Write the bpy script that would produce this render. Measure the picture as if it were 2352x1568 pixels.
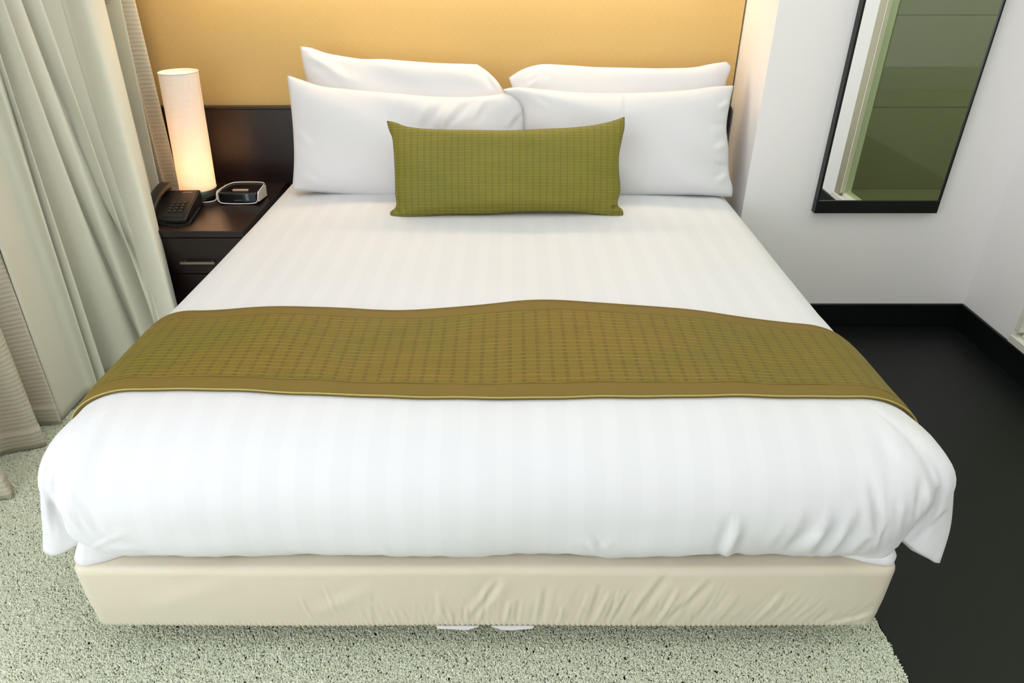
import bpy, math, random
import numpy as np
from mathutils import Vector, Matrix

for o in list(bpy.data.objects):
    bpy.data.objects.remove(o)
SC = bpy.context.scene
COL = SC.collection

# ------------------------------------------------------------------ camera
F = 1587.0
PITCH = math.radians(30.5)
CH = 1.5
cam_d = bpy.data.cameras.new('camera')
cam_d.sensor_width = 36.0
cam_d.lens = 36.0 * F / 2352.0
cam_d.clip_start = 0.02
cam = bpy.data.objects.new('camera', cam_d)
COL.objects.link(cam)
cam.location = (0, 0, CH)
cam.rotation_euler = (math.pi / 2 - PITCH, 0, 0)
SC.camera = cam

# ------------------------------------------------------------------ colour
SC.view_settings.view_transform = 'Standard'
SC.view_settings.look = 'None'
SC.view_settings.gamma = 1.0
SC.view_settings.use_curve_mapping = False
SC.view_settings.exposure = -0.04

# ------------------------------------------------------------------ world + daylight + added fill
W = bpy.data.worlds.new('world')
SC.world = W
W.use_nodes = True
W.node_tree.nodes['Background'].inputs[0].default_value = (0.86, 0.93, 1.0, 1)
W.node_tree.nodes['Background'].inputs[1].default_value = 2.0


def area_light(name, loc, rot, sx, sy, power, col, spread=180):
    d = bpy.data.lights.new(name, 'AREA')
    d.shape = 'RECTANGLE'
    d.size, d.size_y = sx, sy
    d.energy = power
    d.color = col
    d.spread = math.radians(spread)
    o = bpy.data.objects.new(name, d)
    o.location = loc
    o.rotation_euler = rot
    COL.objects.link(o)
    return o


# daylight entering through the tall window in the left wall, plus added fill from the rear and ceiling
area_light('window_daylight', (-1.97, -0.85, 1.35), (0, -math.pi / 2, 0), 2.4, 3.6, 37, (0.94, 0.965, 1.0))
area_light('rear_fill', (-0.9, -2.75, 1.35), (math.pi / 2, 0, 0), 1.7, 2.2, 11, (0.95, 0.965, 1.0))  # added fill from behind the camera; the rear wall has no opening
area_light('ceiling_fill', (0.15, 1.35, 2.57), (0, 0, 0), 3.2, 2.4, 27, (0.94, 0.962, 1.0))  # added overhead fill to even out the room


# ------------------------------------------------------------------ measuring helpers
def ray(px, py):
    u = (px - 1176.0) / F
    v = (784.0 - py) / F
    c, s = math.cos(PITCH), math.sin(PITCH)
    return np.array([u, c + v * s, -s + v * c])


def atz(px, py, z):
    d = ray(px, py)
    return np.array([0, 0, CH]) + d * ((z - CH) / d[2])


def aty(px, py, y):
    d = ray(px, py)
    return np.array([0, 0, CH]) + d * (y / d[1])


def atx(px, py, x):
    d = ray(px, py)
    return np.array([0, 0, CH]) + d * (x / d[0])


def onplane(px, py, p0, n):
    d = ray(px, py)
    o = np.array([0, 0, CH])
    t = np.dot(np.array(p0) - o, n) / np.dot(d, n)
    return o + d * t


def pix(P):
    P = np.asarray(P, float)
    c, s = math.cos(PITCH), math.sin(PITCH)
    rel = P - np.array([0, 0, CH])
    f = rel[..., 1] * c - rel[..., 2] * s
    up = rel[..., 1] * s + rel[..., 2] * c
    return 1176 + F * rel[..., 0] / f, 784 - F * up / f


# ------------------------------------------------------------------ object helpers
def link(o, parent=None):
    COL.objects.link(o)
    if parent is not None:
        o.parent = parent
    return o


def mesh_obj(name, verts, faces, mat=None, parent=None, smooth=True, uv=None, mats=None, fmat=None):
    me = bpy.data.meshes.new(name)
    me.from_pydata([tuple(map(float, v)) for v in verts], [], [tuple(int(i) for i in f) for f in faces])
    if uv is not None:
        l = me.uv_layers.new(name='UVMap')
        uv = np.asarray(uv, float)
        li = np.empty(len(me.loops), int)
        me.loops.foreach_get('vertex_index', li)
        l.data.foreach_set('uv', uv[li].ravel())
    if mats:
        for m in mats:
            me.materials.append(m)
    elif mat:
        me.materials.append(mat)
    if fmat is not None:
        me.polygons.foreach_set('material_index', np.asarray(fmat, int))
    if smooth:
        me.polygons.foreach_set('use_smooth', [True] * len(me.polygons))
    me.update()
    o = bpy.data.objects.new(name, me)
    return link(o, parent)


def empty(name, loc, parent=None):
    o = bpy.data.objects.new(name, None)
    o.empty_display_size = 0.05
    link(o, parent)
    o.location = loc
    return o


def tag(o, label=None, cat=None, group=None, kind=None):
    if label: o['label'] = label
    if cat: o['category'] = cat
    if group: o['group'] = group
    if kind: o['kind'] = kind
    return o


def local(o_parent, P):
    return np.asarray(P, float) - np.array(o_parent.location)


def box(name, lo, hi, mat, parent=None, bevel=0.0, seg=2, rel=False, smooth=False):
    lo = np.array(lo, float); hi = np.array(hi, float)
    c = (lo + hi) / 2; h = (hi - lo) / 2
    vs = [c + h * np.array(s) for s in [(-1, -1, -1), (1, -1, -1), (1, 1, -1), (-1, 1, -1), (-1, -1, 1), (1, -1, 1), (1, 1, 1), (-1, 1, 1)]]
    fs = [(0, 3, 2, 1), (4, 5, 6, 7), (0, 1, 5, 4), (1, 2, 6, 5), (2, 3, 7, 6), (3, 0, 4, 7)]
    if parent is not None and not rel:
        vs = [v - np.array(parent.location) for v in vs]
    o = mesh_obj(name, vs, fs, mat, parent, smooth=False)
    if bevel > 0:
        m = o.modifiers.new('bevel', 'BEVEL')
        m.width = bevel; m.segments = seg; m.limit_method = 'ANGLE'
        for p in o.data.polygons: p.use_smooth = True
        m.harden_normals = True
    return o


def grid_faces(nu, nv, off=0, flip=False):
    f = []
    for i in range(nu - 1):
        for j in range(nv - 1):
            a = off + i * nv + j
            q = (a, a + nv, a + nv + 1, a + 1)
            f.append(q[::-1] if flip else q)
    return f


def catmull(pts, n):
    pts = np.asarray(pts, float)
    if len(pts) == 2:
        t = np.linspace(0, 1, n)[:, None]
        return pts[0] * (1 - t) + pts[1] * t
    d = np.r_[0, np.cumsum(np.linalg.norm(np.diff(pts, axis=0), axis=1))]
    m = np.gradient(pts, d, axis=0)
    for i in range(1, len(pts) - 1):
        h0, h1 = d[i] - d[i - 1], d[i + 1] - d[i]
        m[i] = ((pts[i] - pts[i - 1]) / h0 * h1 + (pts[i + 1] - pts[i]) / h1 * h0) / (h0 + h1)
    s = np.linspace(0, d[-1], n)
    k = np.clip(np.searchsorted(d, s) - 1, 0, len(pts) - 2)
    h = (d[k + 1] - d[k])[:, None]
    t = ((s - d[k]) / (d[k + 1] - d[k]))[:, None]
    return ((2 * t**3 - 3 * t**2 + 1) * pts[k] + (t**3 - 2 * t**2 + t) * h * m[k]
            + (-2 * t**3 + 3 * t**2) * pts[k + 1] + (t**3 - t**2) * h * m[k + 1])


def tube(path, r, n=8, closed=False):
    path = np.asarray(path, float)
    N = len(path)
    T = np.gradient(path, axis=0)
    if closed:
        T = np.roll(path, -1, 0) - np.roll(path, 1, 0)
    T /= np.linalg.norm(T, axis=1)[:, None] + 1e-12
    ref = np.array([0, 0, 1.0]) if abs(T[0][2]) < 0.9 else np.array([1.0, 0, 0])
    U = np.cross(T[0], ref); U /= np.linalg.norm(U)
    vs = []; 
    rr = np.broadcast_to(np.asarray(r, float), (N,))
    for i in range(N):
        U = U - T[i] * np.dot(U, T[i]); U /= np.linalg.norm(U) + 1e-12
        V = np.cross(T[i], U)
        for k in range(n):
            a = 2 * math.pi * k / n
            vs.append(path[i] + rr[i] * (math.cos(a) * U + math.sin(a) * V))
    fs = []
    for i in range(N if closed else N - 1):
        for k in range(n):
            a = i * n + k; b = i * n + (k + 1) % n
            c = ((i + 1) % N) * n + (k + 1) % n; d = ((i + 1) % N) * n + k
            fs.append((a, b, c, d))
    if not closed:
        fs.append(tuple(range(n))[::-1]); fs.append(tuple((N - 1) * n + k for k in range(n)))
    return vs, fs


def lathe(prof, n=48, center=(0, 0)):
    vs = []; fs = []
    for (r, z) in prof:
        for k in range(n):
            a = 2 * math.pi * k / n
            vs.append((center[0] + r * math.cos(a), center[1] + r * math.sin(a), z))
    for i in range(len(prof) - 1):
        for k in range(n):
            fs.append((i * n + k, i * n + (k + 1) % n, (i + 1) * n + (k + 1) % n, (i + 1) * n + k))
    return vs, fs


def sstep(a, b, x):
    t = np.clip((x - a) / (b - a), 0, 1)
    return t * t * (3 - 2 * t)


# ------------------------------------------------------------------ materials
def srgb(r, g, b):
    f = lambda c: (c / 255 / 12.92) if c / 255 <= 0.04045 else ((c / 255 + 0.055) / 1.055) ** 2.4
    return (f(r), f(g), f(b), 1)


class NT:
    def __init__(self, name):
        self.m = bpy.data.materials.new(name)
        self.m.use_nodes = True
        self.t = self.m.node_tree
        self.b = self.t.nodes['Principled BSDF']
        self.out = self.t.nodes['Material Output']

    def n(self, typ, **kw):
        nd = self.t.nodes.new(typ)
        for k, v in kw.items():
            if k.startswith('i_'):
                key = k[2:]
                key = int(key) if key.isdigit() else key.replace('_', ' ')
                self.set(nd.inputs[key], v)
            else:
                setattr(nd, k, v)
        return nd

    def set(self, s, v):
        if isinstance(v, bpy.types.NodeSocket):
            self.t.links.new(v, s)
        elif isinstance(v, bpy.types.Node):
            self.t.links.new(v.outputs[0], s)
        else:
            s.default_value = v

    def math(self, op, a, b=0.0, c=0.0):
        nd = self.t.nodes.new('ShaderNodeMath')
        nd.operation = op
        for s, v in zip(nd.inputs, (a, b, c)):
            self.set(s, v)
        return nd.outputs[0]

    def p(self, **kw):
        for k, v in kw.items():
            self.set(self.b.inputs[k.replace('_', ' ')], v)

    def ramp(self, fac, stops):
        nd = self.t.nodes.new('ShaderNodeValToRGB')
        while len(nd.color_ramp.elements) < len(stops):
            nd.color_ramp.elements.new(0.5)
        for e, (p, c) in zip(nd.color_ramp.elements, stops):
            e.position = p; e.color = c
        self.set(nd.inputs[0], fac)
        return nd.outputs[0]

    def mix(self, fac, a, b):
        nd = self.t.nodes.new('ShaderNodeMix')
        nd.data_type = 'RGBA'
        self.set(nd.inputs[0], fac); self.set(nd.inputs[6], a); self.set(nd.inputs[7], b)
        return nd.outputs[2]

    def bump(self, h, strength=0.3, dist=0.01, normal=None):
        nd = self.n('ShaderNodeBump')
        self.set(nd.inputs['Strength'], strength); self.set(nd.inputs['Distance'], dist)
        self.set(nd.inputs['Height'], h)
        if normal is not None: self.set(nd.inputs['Normal'], normal)
        return nd.outputs[0]

    def noise(self, vec, scale, detail=3, rough=0.5):
        nd = self.n('ShaderNodeTexNoise')
        self.set(nd.inputs['Vector'], vec); self.set(nd.inputs['Scale'], scale)
        self.set(nd.inputs['Detail'], detail); self.set(nd.inputs['Roughness'], rough)
        return nd.outputs[0]

    def obj(self):
        return self.n('ShaderNodeTexCoord').outputs['Object']

    def uv(self):
        return self.n('ShaderNodeTexCoord').outputs['UV']

    def scalev(self, vec, s):
        nd = self.n('ShaderNodeMapping')
        self.set(nd.inputs['Vector'], vec); nd.inputs['Scale'].default_value = s
        return nd.outputs[0]


def plain(name, col, rough=0.6, metal=0.0, bump=None, spec=0.5, coat=0.0, var=0.0):
    t = NT(name)
    t.p(Base_Color=col, Roughness=rough, Metallic=metal)
    t.b.inputs['Specular IOR Level'].default_value = spec
    t.b.inputs['Coat Weight'].default_value = coat
    if var:
        nz = t.noise(t.obj(), 2.5, 4)
        d = tuple(c * (1 - var) for c in col[:3]) + (1,)
        t.p(Base_Color=t.mix(nz, col, d))
    if bump:
        t.p(Normal=t.bump(t.noise(t.obj(), bump[0], 3), bump[1], bump[2]))
    return t.m


def weave(name, col, col2, su, sv, rough=0.85, sheen=0.2, bump=0.25, var=0.5, trans=0.0):
    """woven cloth on UVs measured in metres"""
    t = NT(name)
    uv = t.uv()
    n1 = t.noise(t.scalev(uv, (su, sv, 1)), 1.0, 3)
    n2 = t.noise(t.scalev(uv, (sv, su, 1)), 1.0, 3)
    s = t.math('ADD', t.math('MULTIPLY', n1, 0.5), t.math('MULTIPLY', n2, 0.5))
    c = t.ramp(s, [(0.5 - var * 0.3, col), (0.5 + var * 0.3, col2)])
    t.p(Base_Color=c, Roughness=rough)
    t.b.inputs['Sheen Weight'].default_value = sheen
    t.b.inputs['Specular IOR Level'].default_value = 0.25
    t.p(Normal=t.bump(s, bump, 0.0008))
    if trans:
        tr = t.n('ShaderNodeBsdfTranslucent')
        t.set(tr.inputs[0], c)
        mx = t.n('ShaderNodeMixShader')
        mx.inputs[0].default_value = trans
        t.t.links.new(t.b.outputs[0], mx.inputs[1]); t.t.links.new(tr.outputs[0], mx.inputs[2])
        t.t.links.new(mx.outputs[0], t.out.inputs[0])
    return t.m


M = {}
M['wall'] = plain('painted_wall', srgb(242, 239, 237), 0.7, bump=(60, 0.08, 0.002), spec=0.2)
M['ceiling'] = plain('ceiling_paint', srgb(246, 245, 243), 0.8)
M['white_trim'] = plain('white_trim_paint', srgb(226, 222, 208), 0.45, bump=(30, 0.1, 0.002))
M['black_trim'] = plain('black_gloss_trim', srgb(15, 17, 18), 0.32, bump=(40, 0.03, 0.001), spec=0.35)
M['handle'] = plain('brushed_metal', srgb(150, 138, 120), 0.35, 0.9)
M['black_plastic'] = plain('black_plastic', srgb(26, 23, 21), 0.42, bump=(300, 0.05, 0.0005), spec=0.4)
M['black_gloss'] = plain('black_gloss', srgb(12, 13, 14), 0.12, spec=0.6)
M['white_plastic'] = plain('white_plastic', srgb(232, 228, 220), 0.35)
M['grey_key'] = plain('grey_key_print', srgb(150, 140, 120), 0.5)
M['black_cord'] = plain('black_cord', srgb(20, 19, 18), 0.3)
M['chrome'] = plain('satin_chrome', srgb(190, 188, 184), 0.25, 1.0)
M['grey_metal'] = plain('grey_lamp_metal', srgb(120, 118, 112), 0.4, 0.6)
M['mirror'] = plain('mirror_silver', (0.93, 0.95, 0.93, 1), 0.0, 1.0)
M['frame_metal'] = plain('champagne_metal', srgb(172, 165, 140), 0.45, 0.3, bump=(60, 0.1, 0.001))
M['lining'] = plain('dark_lining', srgb(70, 50, 36), 0.8)


def wood(name, c1, c2, rough, axis=(1, 14, 14), coat=0.0):
    t = NT(name)
    v = t.scalev(t.obj(), axis)
    n1 = t.noise(v, 4.0, 6, 0.6)
    t.p(Base_Color=t.ramp(n1, [(0.3, c1), (0.7, c2)]), Roughness=t.math('MULTIPLY_ADD', n1, 0.1, rough))
    t.p(Normal=t.bump(n1, 0.05, 0.001))
    t.b.inputs['Coat Weight'].default_value = coat
    t.b.inputs['Specular IOR Level'].default_value = 0.4
    return t.m


M['wood'] = wood('dark_wenge_wood', srgb(25, 16, 14), srgb(36, 23, 20), 0.29)
M['wood_v'] = wood('dark_wenge_panel', srgb(30, 21, 20), srgb(39, 28, 26), 0.27, (14, 14, 1))


def m_floor():
    t = NT('black_timber_floor')
    v = t.scalev(t.obj(), (12, 1.2, 1))
    n1 = t.noise(v, 4.0, 5, 0.6)
    t.p(Base_Color=t.ramp(n1, [(0.3, srgb(12, 14, 14)), (0.7, srgb(18, 20, 20))]), Roughness=t.math('MULTIPLY_ADD', n1, 0.12, 0.38))
    t.b.inputs['Specular IOR Level'].default_value = 0.28
    return t.m


M['floor'] = m_floor()


def m_gold():
    t = NT('gold_fabric_wall_panel')
    o = t.obj()
    a = t.noise(t.scalev(o, (60, 1, 900)), 1.0, 2)
    b = t.noise(t.scalev(o, (900, 1, 60)), 1.0, 2)
    s = t.math('ADD', t.math('MULTIPLY', a, 0.5), t.math('MULTIPLY', b, 0.5))
    t.p(Base_Color=t.ramp(s, [(0.3, srgb(212, 176, 110)), (0.7, srgb(224, 191, 128))]), Roughness=0.8)
    t.b.inputs['Specular IOR Level'].default_value = 0.2
    t.p(Normal=t.bump(s, 0.15, 0.001))
    return t.m


M['gold'] = m_gold()


def m_carpet():
    t = NT('sage_carpet')
    o = t.obj()
    n1 = t.noise(o, 140, 3)
    n2 = t.noise(o, 9, 3)
    c = t.ramp(n1, [(0.3, srgb(194, 200, 174)), (0.7, srgb(220, 224, 204))])
    c = t.mix(t.math('MULTIPLY', n2, 0.3), c, srgb(160, 166, 140))
    t.p(Base_Color=c, Roughness=0.95)
    t.b.inputs['Specular IOR Level'].default_value = 0.05
    t.p(Normal=t.bump(n1, 0.8, 0.006))
    return t.m


def m_tuft():
    t = NT('sage_carpet_yarn')
    r = t.n('ShaderNodeObjectInfo').outputs['Random']
    t.p(Base_Color=t.ramp(r, [(0.0, srgb(204, 210, 184)), (0.5, srgb(224, 229, 206)), (1.0, srgb(240, 242, 226))]), Roughness=0.9)
    t.b.inputs['Specular IOR Level'].default_value = 0.1
    t.b.inputs['Sheen Weight'].default_value = 0.15
    return t.m


M['carpet'] = m_carpet()
M['tuft'] = m_tuft()


def m_linen(name, stripes=True, wave=False):
    t = NT(name)
    uv = t.uv()
    sep = t.n('ShaderNodeSeparateXYZ'); t.set(sep.inputs[0], uv)
    u = sep.outputs[0]
    base = srgb(219, 218, 220)
    if stripes:
        fr = t.math('FRACT', t.math('MULTIPLY', u, 1 / 0.075))
        st = t.math('MULTIPLY', t.math('GREATER_THAN', fr, 0.56), 1.0)
        fr2 = t.math('FRACT', t.math('MULTIPLY', u, 1 / 0.0375))
        col = t.mix(st, srgb(217, 217, 219), srgb(219, 219, 221))
        t.p(Base_Color=col, Roughness=t.math('MULTIPLY_ADD', st, -0.10, 0.75))
    else:
        t.p(Base_Color=base, Roughness=0.75)
    n1 = t.noise(t.scalev(uv, (1200, 1200, 1)), 1.0, 2)
    n2 = t.noise(t.scalev(uv, (10, 4, 1)), 1.0, 4)
    b1 = t.bump(n2, 0.12, 0.004)
    t.p(Normal=t.bump(n1, 0.05, 0.0005, b1))
    t.b.inputs['Specular IOR Level'].default_value = 0.2
    t.b.inputs['Sheen Weight'].default_value = 0.1
    return t.m


M['duvet'] = m_linen('white_striped_cotton')
M['cotton'] = m_linen('white_cotton', False)


def m_satin(name, c1, c2):
    t = NT(name)
    uv = t.uv()
    n = t.noise(t.scalev(uv, (5, 3, 1)), 1.0, 3)
    n1 = t.noise(t.scalev(uv, (900, 900, 1)), 1.0, 2)
    t.p(Base_Color=t.mix(n, c1, c2), Roughness=0.36, Normal=t.bump(n1, 0.05, 0.0005))
    t.b.inputs['Specular IOR Level'].default_value = 0.35
    t.b.inputs['Sheen Weight'].default_value = 0.2
    return t.m


M['satin'] = m_satin('champagne_satin', srgb(204, 195, 172), srgb(212, 204, 184))


def m_quilt(name, base, alt, thread, dark, pu, pv, flip=False, strength=0.7, shot=None):
    """pin-tucked quilting: u, v in metres; tucks run along u, dashed triple stitches along v"""
    t = NT(name)
    uv = t.uv()
    sep = t.n('ShaderNodeSeparateXYZ'); t.set(sep.inputs[0], uv)
    u, v = sep.outputs[0], sep.outputs[1]
    wob = t.noise(t.scalev(uv, (14, 50, 1)), 1.0, 2)
    vv = t.math('ADD', t.math('DIVIDE', v, pv), t.math('MULTIPLY', wob, 0.35))
    fv = t.math('FRACT', vv)
    line = t.math('SUBTRACT', 1.0, t.math('MULTIPLY', t.math('ABSOLUTE', t.math('SUBTRACT', fv, 0.5)), 9.0))
    line = t.math('MAXIMUM', line, 0.0)
    # broken strength along u
    brk = t.ramp(t.noise(t.scalev(uv, (9, 120, 1)), 1.0, 2), [(0.35, (0, 0, 0, 1)), (0.55, (1, 1, 1, 1))])
    linem = t.math('MULTIPLY', line, t.math('MULTIPLY_ADD', brk, 0.7, 0.3))
    fu = t.math('FRACT', t.math('DIVIDE', u, pu))
    # three stitch lines within 26 per cent of the pitch
    in3 = t.math('LESS_THAN', fu, 0.27)
    f3 = t.math('FRACT', t.math('DIVIDE', fu, 0.09))
    sl = t.math('MULTIPLY', in3, t.math('LESS_THAN', f3, 0.42))
    dash = t.math('GREATER_THAN', t.math('ABSOLUTE', t.math('SUBTRACT', fv, 0.5)), 0.16)
    st = t.math('MULTIPLY', sl, dash)
    big = t.noise(t.scalev(uv, (3, 6, 1)), 1.0, 2)
    c0 = t.mix(t.ramp(big, [(0.35, (0, 0, 0, 1)), (0.65, (1, 1, 1, 1))]), base, alt)
    c1 = t.mix(t.math('MULTIPLY', linem, 0.75), c0, thread)
    c2 = t.mix(t.math('MULTIPLY', st, 0.88), c1, dark)
    t.p(Base_Color=c2, Roughness=0.55)
    h = t.math('SUBTRACT', t.math('MULTIPLY', line, 1.0), t.math('MULTIPLY', st, 0.6))
    puff = t.math('ADD', h, t.math('MULTIPLY', t.math('SINE', t.math('MULTIPLY', fu, 3.1416)), 0.4))
    t.p(Normal=t.bump(puff, strength, 0.0018))
    t.b.inputs['Specular IOR Level'].default_value = 0.3
    t.b.inputs['Sheen Weight'].default_value = 0.05
    t.b.inputs['Sheen Tint'].default_value = srgb(230, 210, 90)
    return t.m


M['quilt'] = m_quilt('olive_gold_quilting', srgb(119, 96, 30), srgb(108, 96, 28), srgb(168, 150, 64), srgb(70, 58, 18), 0.0335, 0.0145)
M['quilt2'] = m_quilt('olive_green_quilting', srgb(124, 116, 42), srgb(112, 110, 34), srgb(150, 142, 68), srgb(86, 80, 26), 0.024, 0.0105, strength=0.5)


def m_border():
    t = NT('olive_gold_satin_border')
    uv = t.uv()
    n = t.noise(t.scalev(uv, (6, 2, 1)), 1.0, 3)
    n2 = t.noise(t.scalev(uv, (28, 3, 1)), 1.0, 2)
    t.p(Base_Color=t.mix(n, srgb(124, 102, 44), srgb(114, 95, 38)), Roughness=0.6, Normal=t.bump(n2, 0.5, 0.008))
    t.b.inputs['Specular IOR Level'].default_value = 0.25
    return t.m


M['border'] = m_border()
M['piping'] = plain('pale_olive_piping', srgb(168, 156, 88), 0.5)
M['curtain'] = weave('sage_blockout_curtain', srgb(215, 215, 198), srgb(221, 221, 206), 300, 30, 0.75, 0.25, 0.12, 0.8)


def m_sheer():
    t = NT('striped_sheer_curtain')
    uv = t.uv()
    sep = t.n('ShaderNodeSeparateXYZ'); t.set(sep.inputs[0], uv)
    v = t.math('ADD', sep.outputs[1], t.math('MULTIPLY', t.noise(t.scalev(uv, (5, 30, 1)), 1.0, 2), 0.014))
    w = t.math('SINE', t.math('MULTIPLY', v, 2 * math.pi / 0.0155))
    w = t.math('MULTIPLY_ADD', w, 0.5, 0.5)
    c = t.mix(w, srgb(212, 205, 184), srgb(226, 221, 205))
    t.p(Base_Color=c, Roughness=0.8, Normal=t.bump(w, 0.25, 0.003))
    t.b.inputs['Specular IOR Level'].default_value = 0.2
    tr = t.n('ShaderNodeBsdfTranslucent'); t.set(tr.inputs[0], c)
    mx = t.n('ShaderNodeMixShader'); mx.inputs[0].default_value = 0.2
    t.t.links.new(t.b.outputs[0], mx.inputs[1]); t.t.links.new(tr.outputs[0], mx.inputs[2])
    t.t.links.new(mx.outputs[0], t.out.inputs[0])
    return t.m


M['sheer'] = m_sheer()
M['shade'] = weave('linen_lamp_shade', srgb(240, 228, 214), srgb(255, 250, 244), 260, 14, 0.9, 0.0, 0.2, 1.3, trans=0.15)


def emit(name, col, s):
    t = NT(name)
    t.p(Base_Color=(1, 1, 1, 1))
    t.b.inputs['Emission Color'].default_value = col
    t.b.inputs['Emission Strength'].default_value = s
    return t.m


def m_glass(name, col, rough=0.0, fac=0.12):
    """thin tinted pane: transparent tint with a fresnel reflection"""
    t = NT(name)
    tr = t.n('ShaderNodeBsdfTransparent'); tr.inputs[0].default_value = col
    gl = t.n('ShaderNodeBsdfGlossy'); gl.inputs['Roughness'].default_value = rough
    fr = t.n('ShaderNodeFresnel'); fr.inputs[0].default_value = 1.5
    mx = t.n('ShaderNodeMixShader')
    bf = t.n('ShaderNodeNewGeometry').outputs['Backfacing']
    t.set(mx.inputs[0], t.math('MULTIPLY', t.math('MULTIPLY', fr.outputs[0], 0.5), t.math('SUBTRACT', 1.0, bf)))
    t.t.links.new(tr.outputs[0], mx.inputs[1]); t.t.links.new(gl.outputs[0], mx.inputs[2])
    t.t.links.new(mx.outputs[0], t.out.inputs[0])
    return t.m


M['green_glass'] = m_glass('green_tinted_glass', (0.78, 0.87, 0.74, 1))
M['clear_glass'] = m_glass('clear_glass', (0.95, 0.97, 0.96, 1))
M['tile'] = plain('taupe_tile', srgb(138, 134, 108), 0.4, bump=(20, 0.05, 0.002), var=0.06)
M['grout'] = plain('tile_grout', srgb(112, 108, 86), 0.8)

# ------------------------------------------------------------------ room dimensions
YB = 2.69      # mirror wall
YH = 3.09      # wall behind the headboard
XR = 1.975     # right wall
XN = 0.936     # return wall beside the bed
XL = -1.86     # left wall
YK = -2.8      # rear wall
ZC = 2.6
XC = 0.927     # carpet edge
YW0, YW1, ZW0, ZW1 = -2.6, 0.95, 0.05, 2.4      # window in the left wall

# floor and walls
tag(box('floor', (XL - 0.1, YK - 0.1, -0.1), (XR + 1.9, YH + 0.1, -0.012), M['floor']), kind='structure')
ft = box('floor', (XC, YK, -0.012), (XR, YB + 0.02, 0.0), M['floor']); tag(ft, kind='structure')
tag(box('ceiling', (XL - 0.1, YK - 0.1, ZC), (XR + 1.9, YH + 0.1, ZC + 0.1), M['ceiling']), kind='structure')
tag(box('wall_back', (XN, YB, -0.01), (XR + 0.1, YH + 0.1, ZC), M['wall']), kind='structure')
tag(box('wall_headboard', (XL, YH, -0.01), (XN + 0.0, YH + 0.1, ZC), M['wall']), kind='structure')
tag(box('wall_rear', (XL - 0.1, YK - 0.1, -0.01), (XR + 1.9, YK, ZC), M['wall']), kind='structure')


def wall_with_hole(name, x0, x1, y0, y1, hy0, hy1, hz0, hz1, mat):
    vs = []; fs = []
    def b(lo, hi):
        o = len(vs)
        for s in [(0, 0, 0), (1, 0, 0), (1, 1, 0), (0, 1, 0), (0, 0, 1), (1, 0, 1), (1, 1, 1), (0, 1, 1)]:
            vs.append([lo[k] if s[k] == 0 else hi[k] for k in range(3)])
        for f in [(0, 3, 2, 1), (4, 5, 6, 7), (0, 1, 5, 4), (1, 2, 6, 5), (2, 3, 7, 6), (3, 0, 4, 7)]:
            fs.append(tuple(o + k for k in f))
    b((x0, y0, -0.01), (x1, hy0, ZC)); b((x0, hy1, -0.01), (x1, y1, ZC))
    b((x0, hy0, -0.01), (x1, hy1, hz0)); b((x0, hy0, hz1), (x1, hy1, ZC))
    return tag(mesh_obj(name, vs, fs, mat, smooth=False), kind='structure')


wall_with_hole('wall_left', XL - 0.1, XL, YK, YH, YW0, YW1, ZW0, ZW1, M['wall'])
GY0, GY1, GZ0, GZ1 = 1.215, 2.36, 0.115, 2.35
wall_with_hole('wall_right', XR, XR + 0.1, YK, YB, GY0, GY1, GZ0, GZ1, M['wall'])

# window of the left wall (beyond the frame, source of the daylight)
wn = empty('window_1', (XL - 0.05, (YW0 + YW1) / 2, ZW0)); tag(wn, kind='structure')
for k, (lo, hi) in enumerate([((-0.03, YW0, ZW0), (0.03, YW1, ZW0 + 0.05)), ((-0.03, YW0, ZW1 - 0.05), (0.03, YW1, ZW1)),
                              ((-0.03, YW0, ZW0), (0.03, YW0 + 0.05, ZW1)), ((-0.03, YW1 - 0.05, ZW0), (0.03, YW1, ZW1)),
                              ((-0.03, -0.85, ZW0), (0.03, -0.80, ZW1))]):
    box('window_frame', (lo[0] + XL - 0.05, lo[1], lo[2]), (hi[0] + XL - 0.05, hi[1], hi[2]), M['frame_metal'], wn, 0.004)

# skirting boards
def skirt(name, lo, hi):
    return tag(box(name, lo, hi, M['black_trim'], bevel=0.004, seg=2), kind='structure')


BZ = 0.11
skirt('baseboard_back', (XN + 0.002, YB - 0.012, -0.001), (XR - 0.001, YB + 0.001, BZ))
skirt('baseboard_right', (XR - 0.012, YK + 0.01, -0.001), (XR + 0.001, YB - 0.0125, BZ))
skirt('baseboard_headboard', (XL + 0.01, YH - 0.012, -0.001), (XN - 0.02, YH + 0.001, BZ))

# interior glazed panel of the right wall (seen in the mirror), named like a window
w2 = empty('window_2', (XR, (GY0 + GY1) / 2, GZ0)); tag(w2, kind='structure')
box('window_frame', (XR - 0.005, GY0, GZ0), (XR + 0.02, GY0 + 0.075, GZ1), M['frame_metal'], w2, 0.003)
box('window_frame', (XR - 0.004, GY1 - 0.03, GZ0 + 0.05), (XR + 0.08, GY1, GZ1), M['white_trim'], w2, 0.003)
box('window_frame', (XR - 0.004, GY0 + 0.075, GZ1 - 0.05), (XR + 0.08, GY1, GZ1), M['white_trim'], w2, 0.003)
box('window_sill', (XR - 0.015, GY0 - 0.01, GZ0 - 0.002), (XR + 0.10, GY1, GZ0 + 0.03), M['white_trim'], w2, 0.004)
box('window_bead', (XR + 0.012, GY0 + 0.075, GZ0 + 0.03), (XR + 0.045, GY1 - 0.03, GZ0 + 0.048), M['white_trim'], w2, 0.003)
box('window_bead', (XR - 0.004, GY0 + 0.0755, GZ0 + 0.048), (XR + 0.02, GY0 + 0.087, GZ1 - 0.05), M['white_trim'], w2, 0.002)
pane = box('pane', (XR + 0.03, GY0 + 0.06, GZ0 + 0.04), (XR + 0.034, GY1 - 0.02, GZ1 - 0.03), M['green_glass'], w2)

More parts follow.
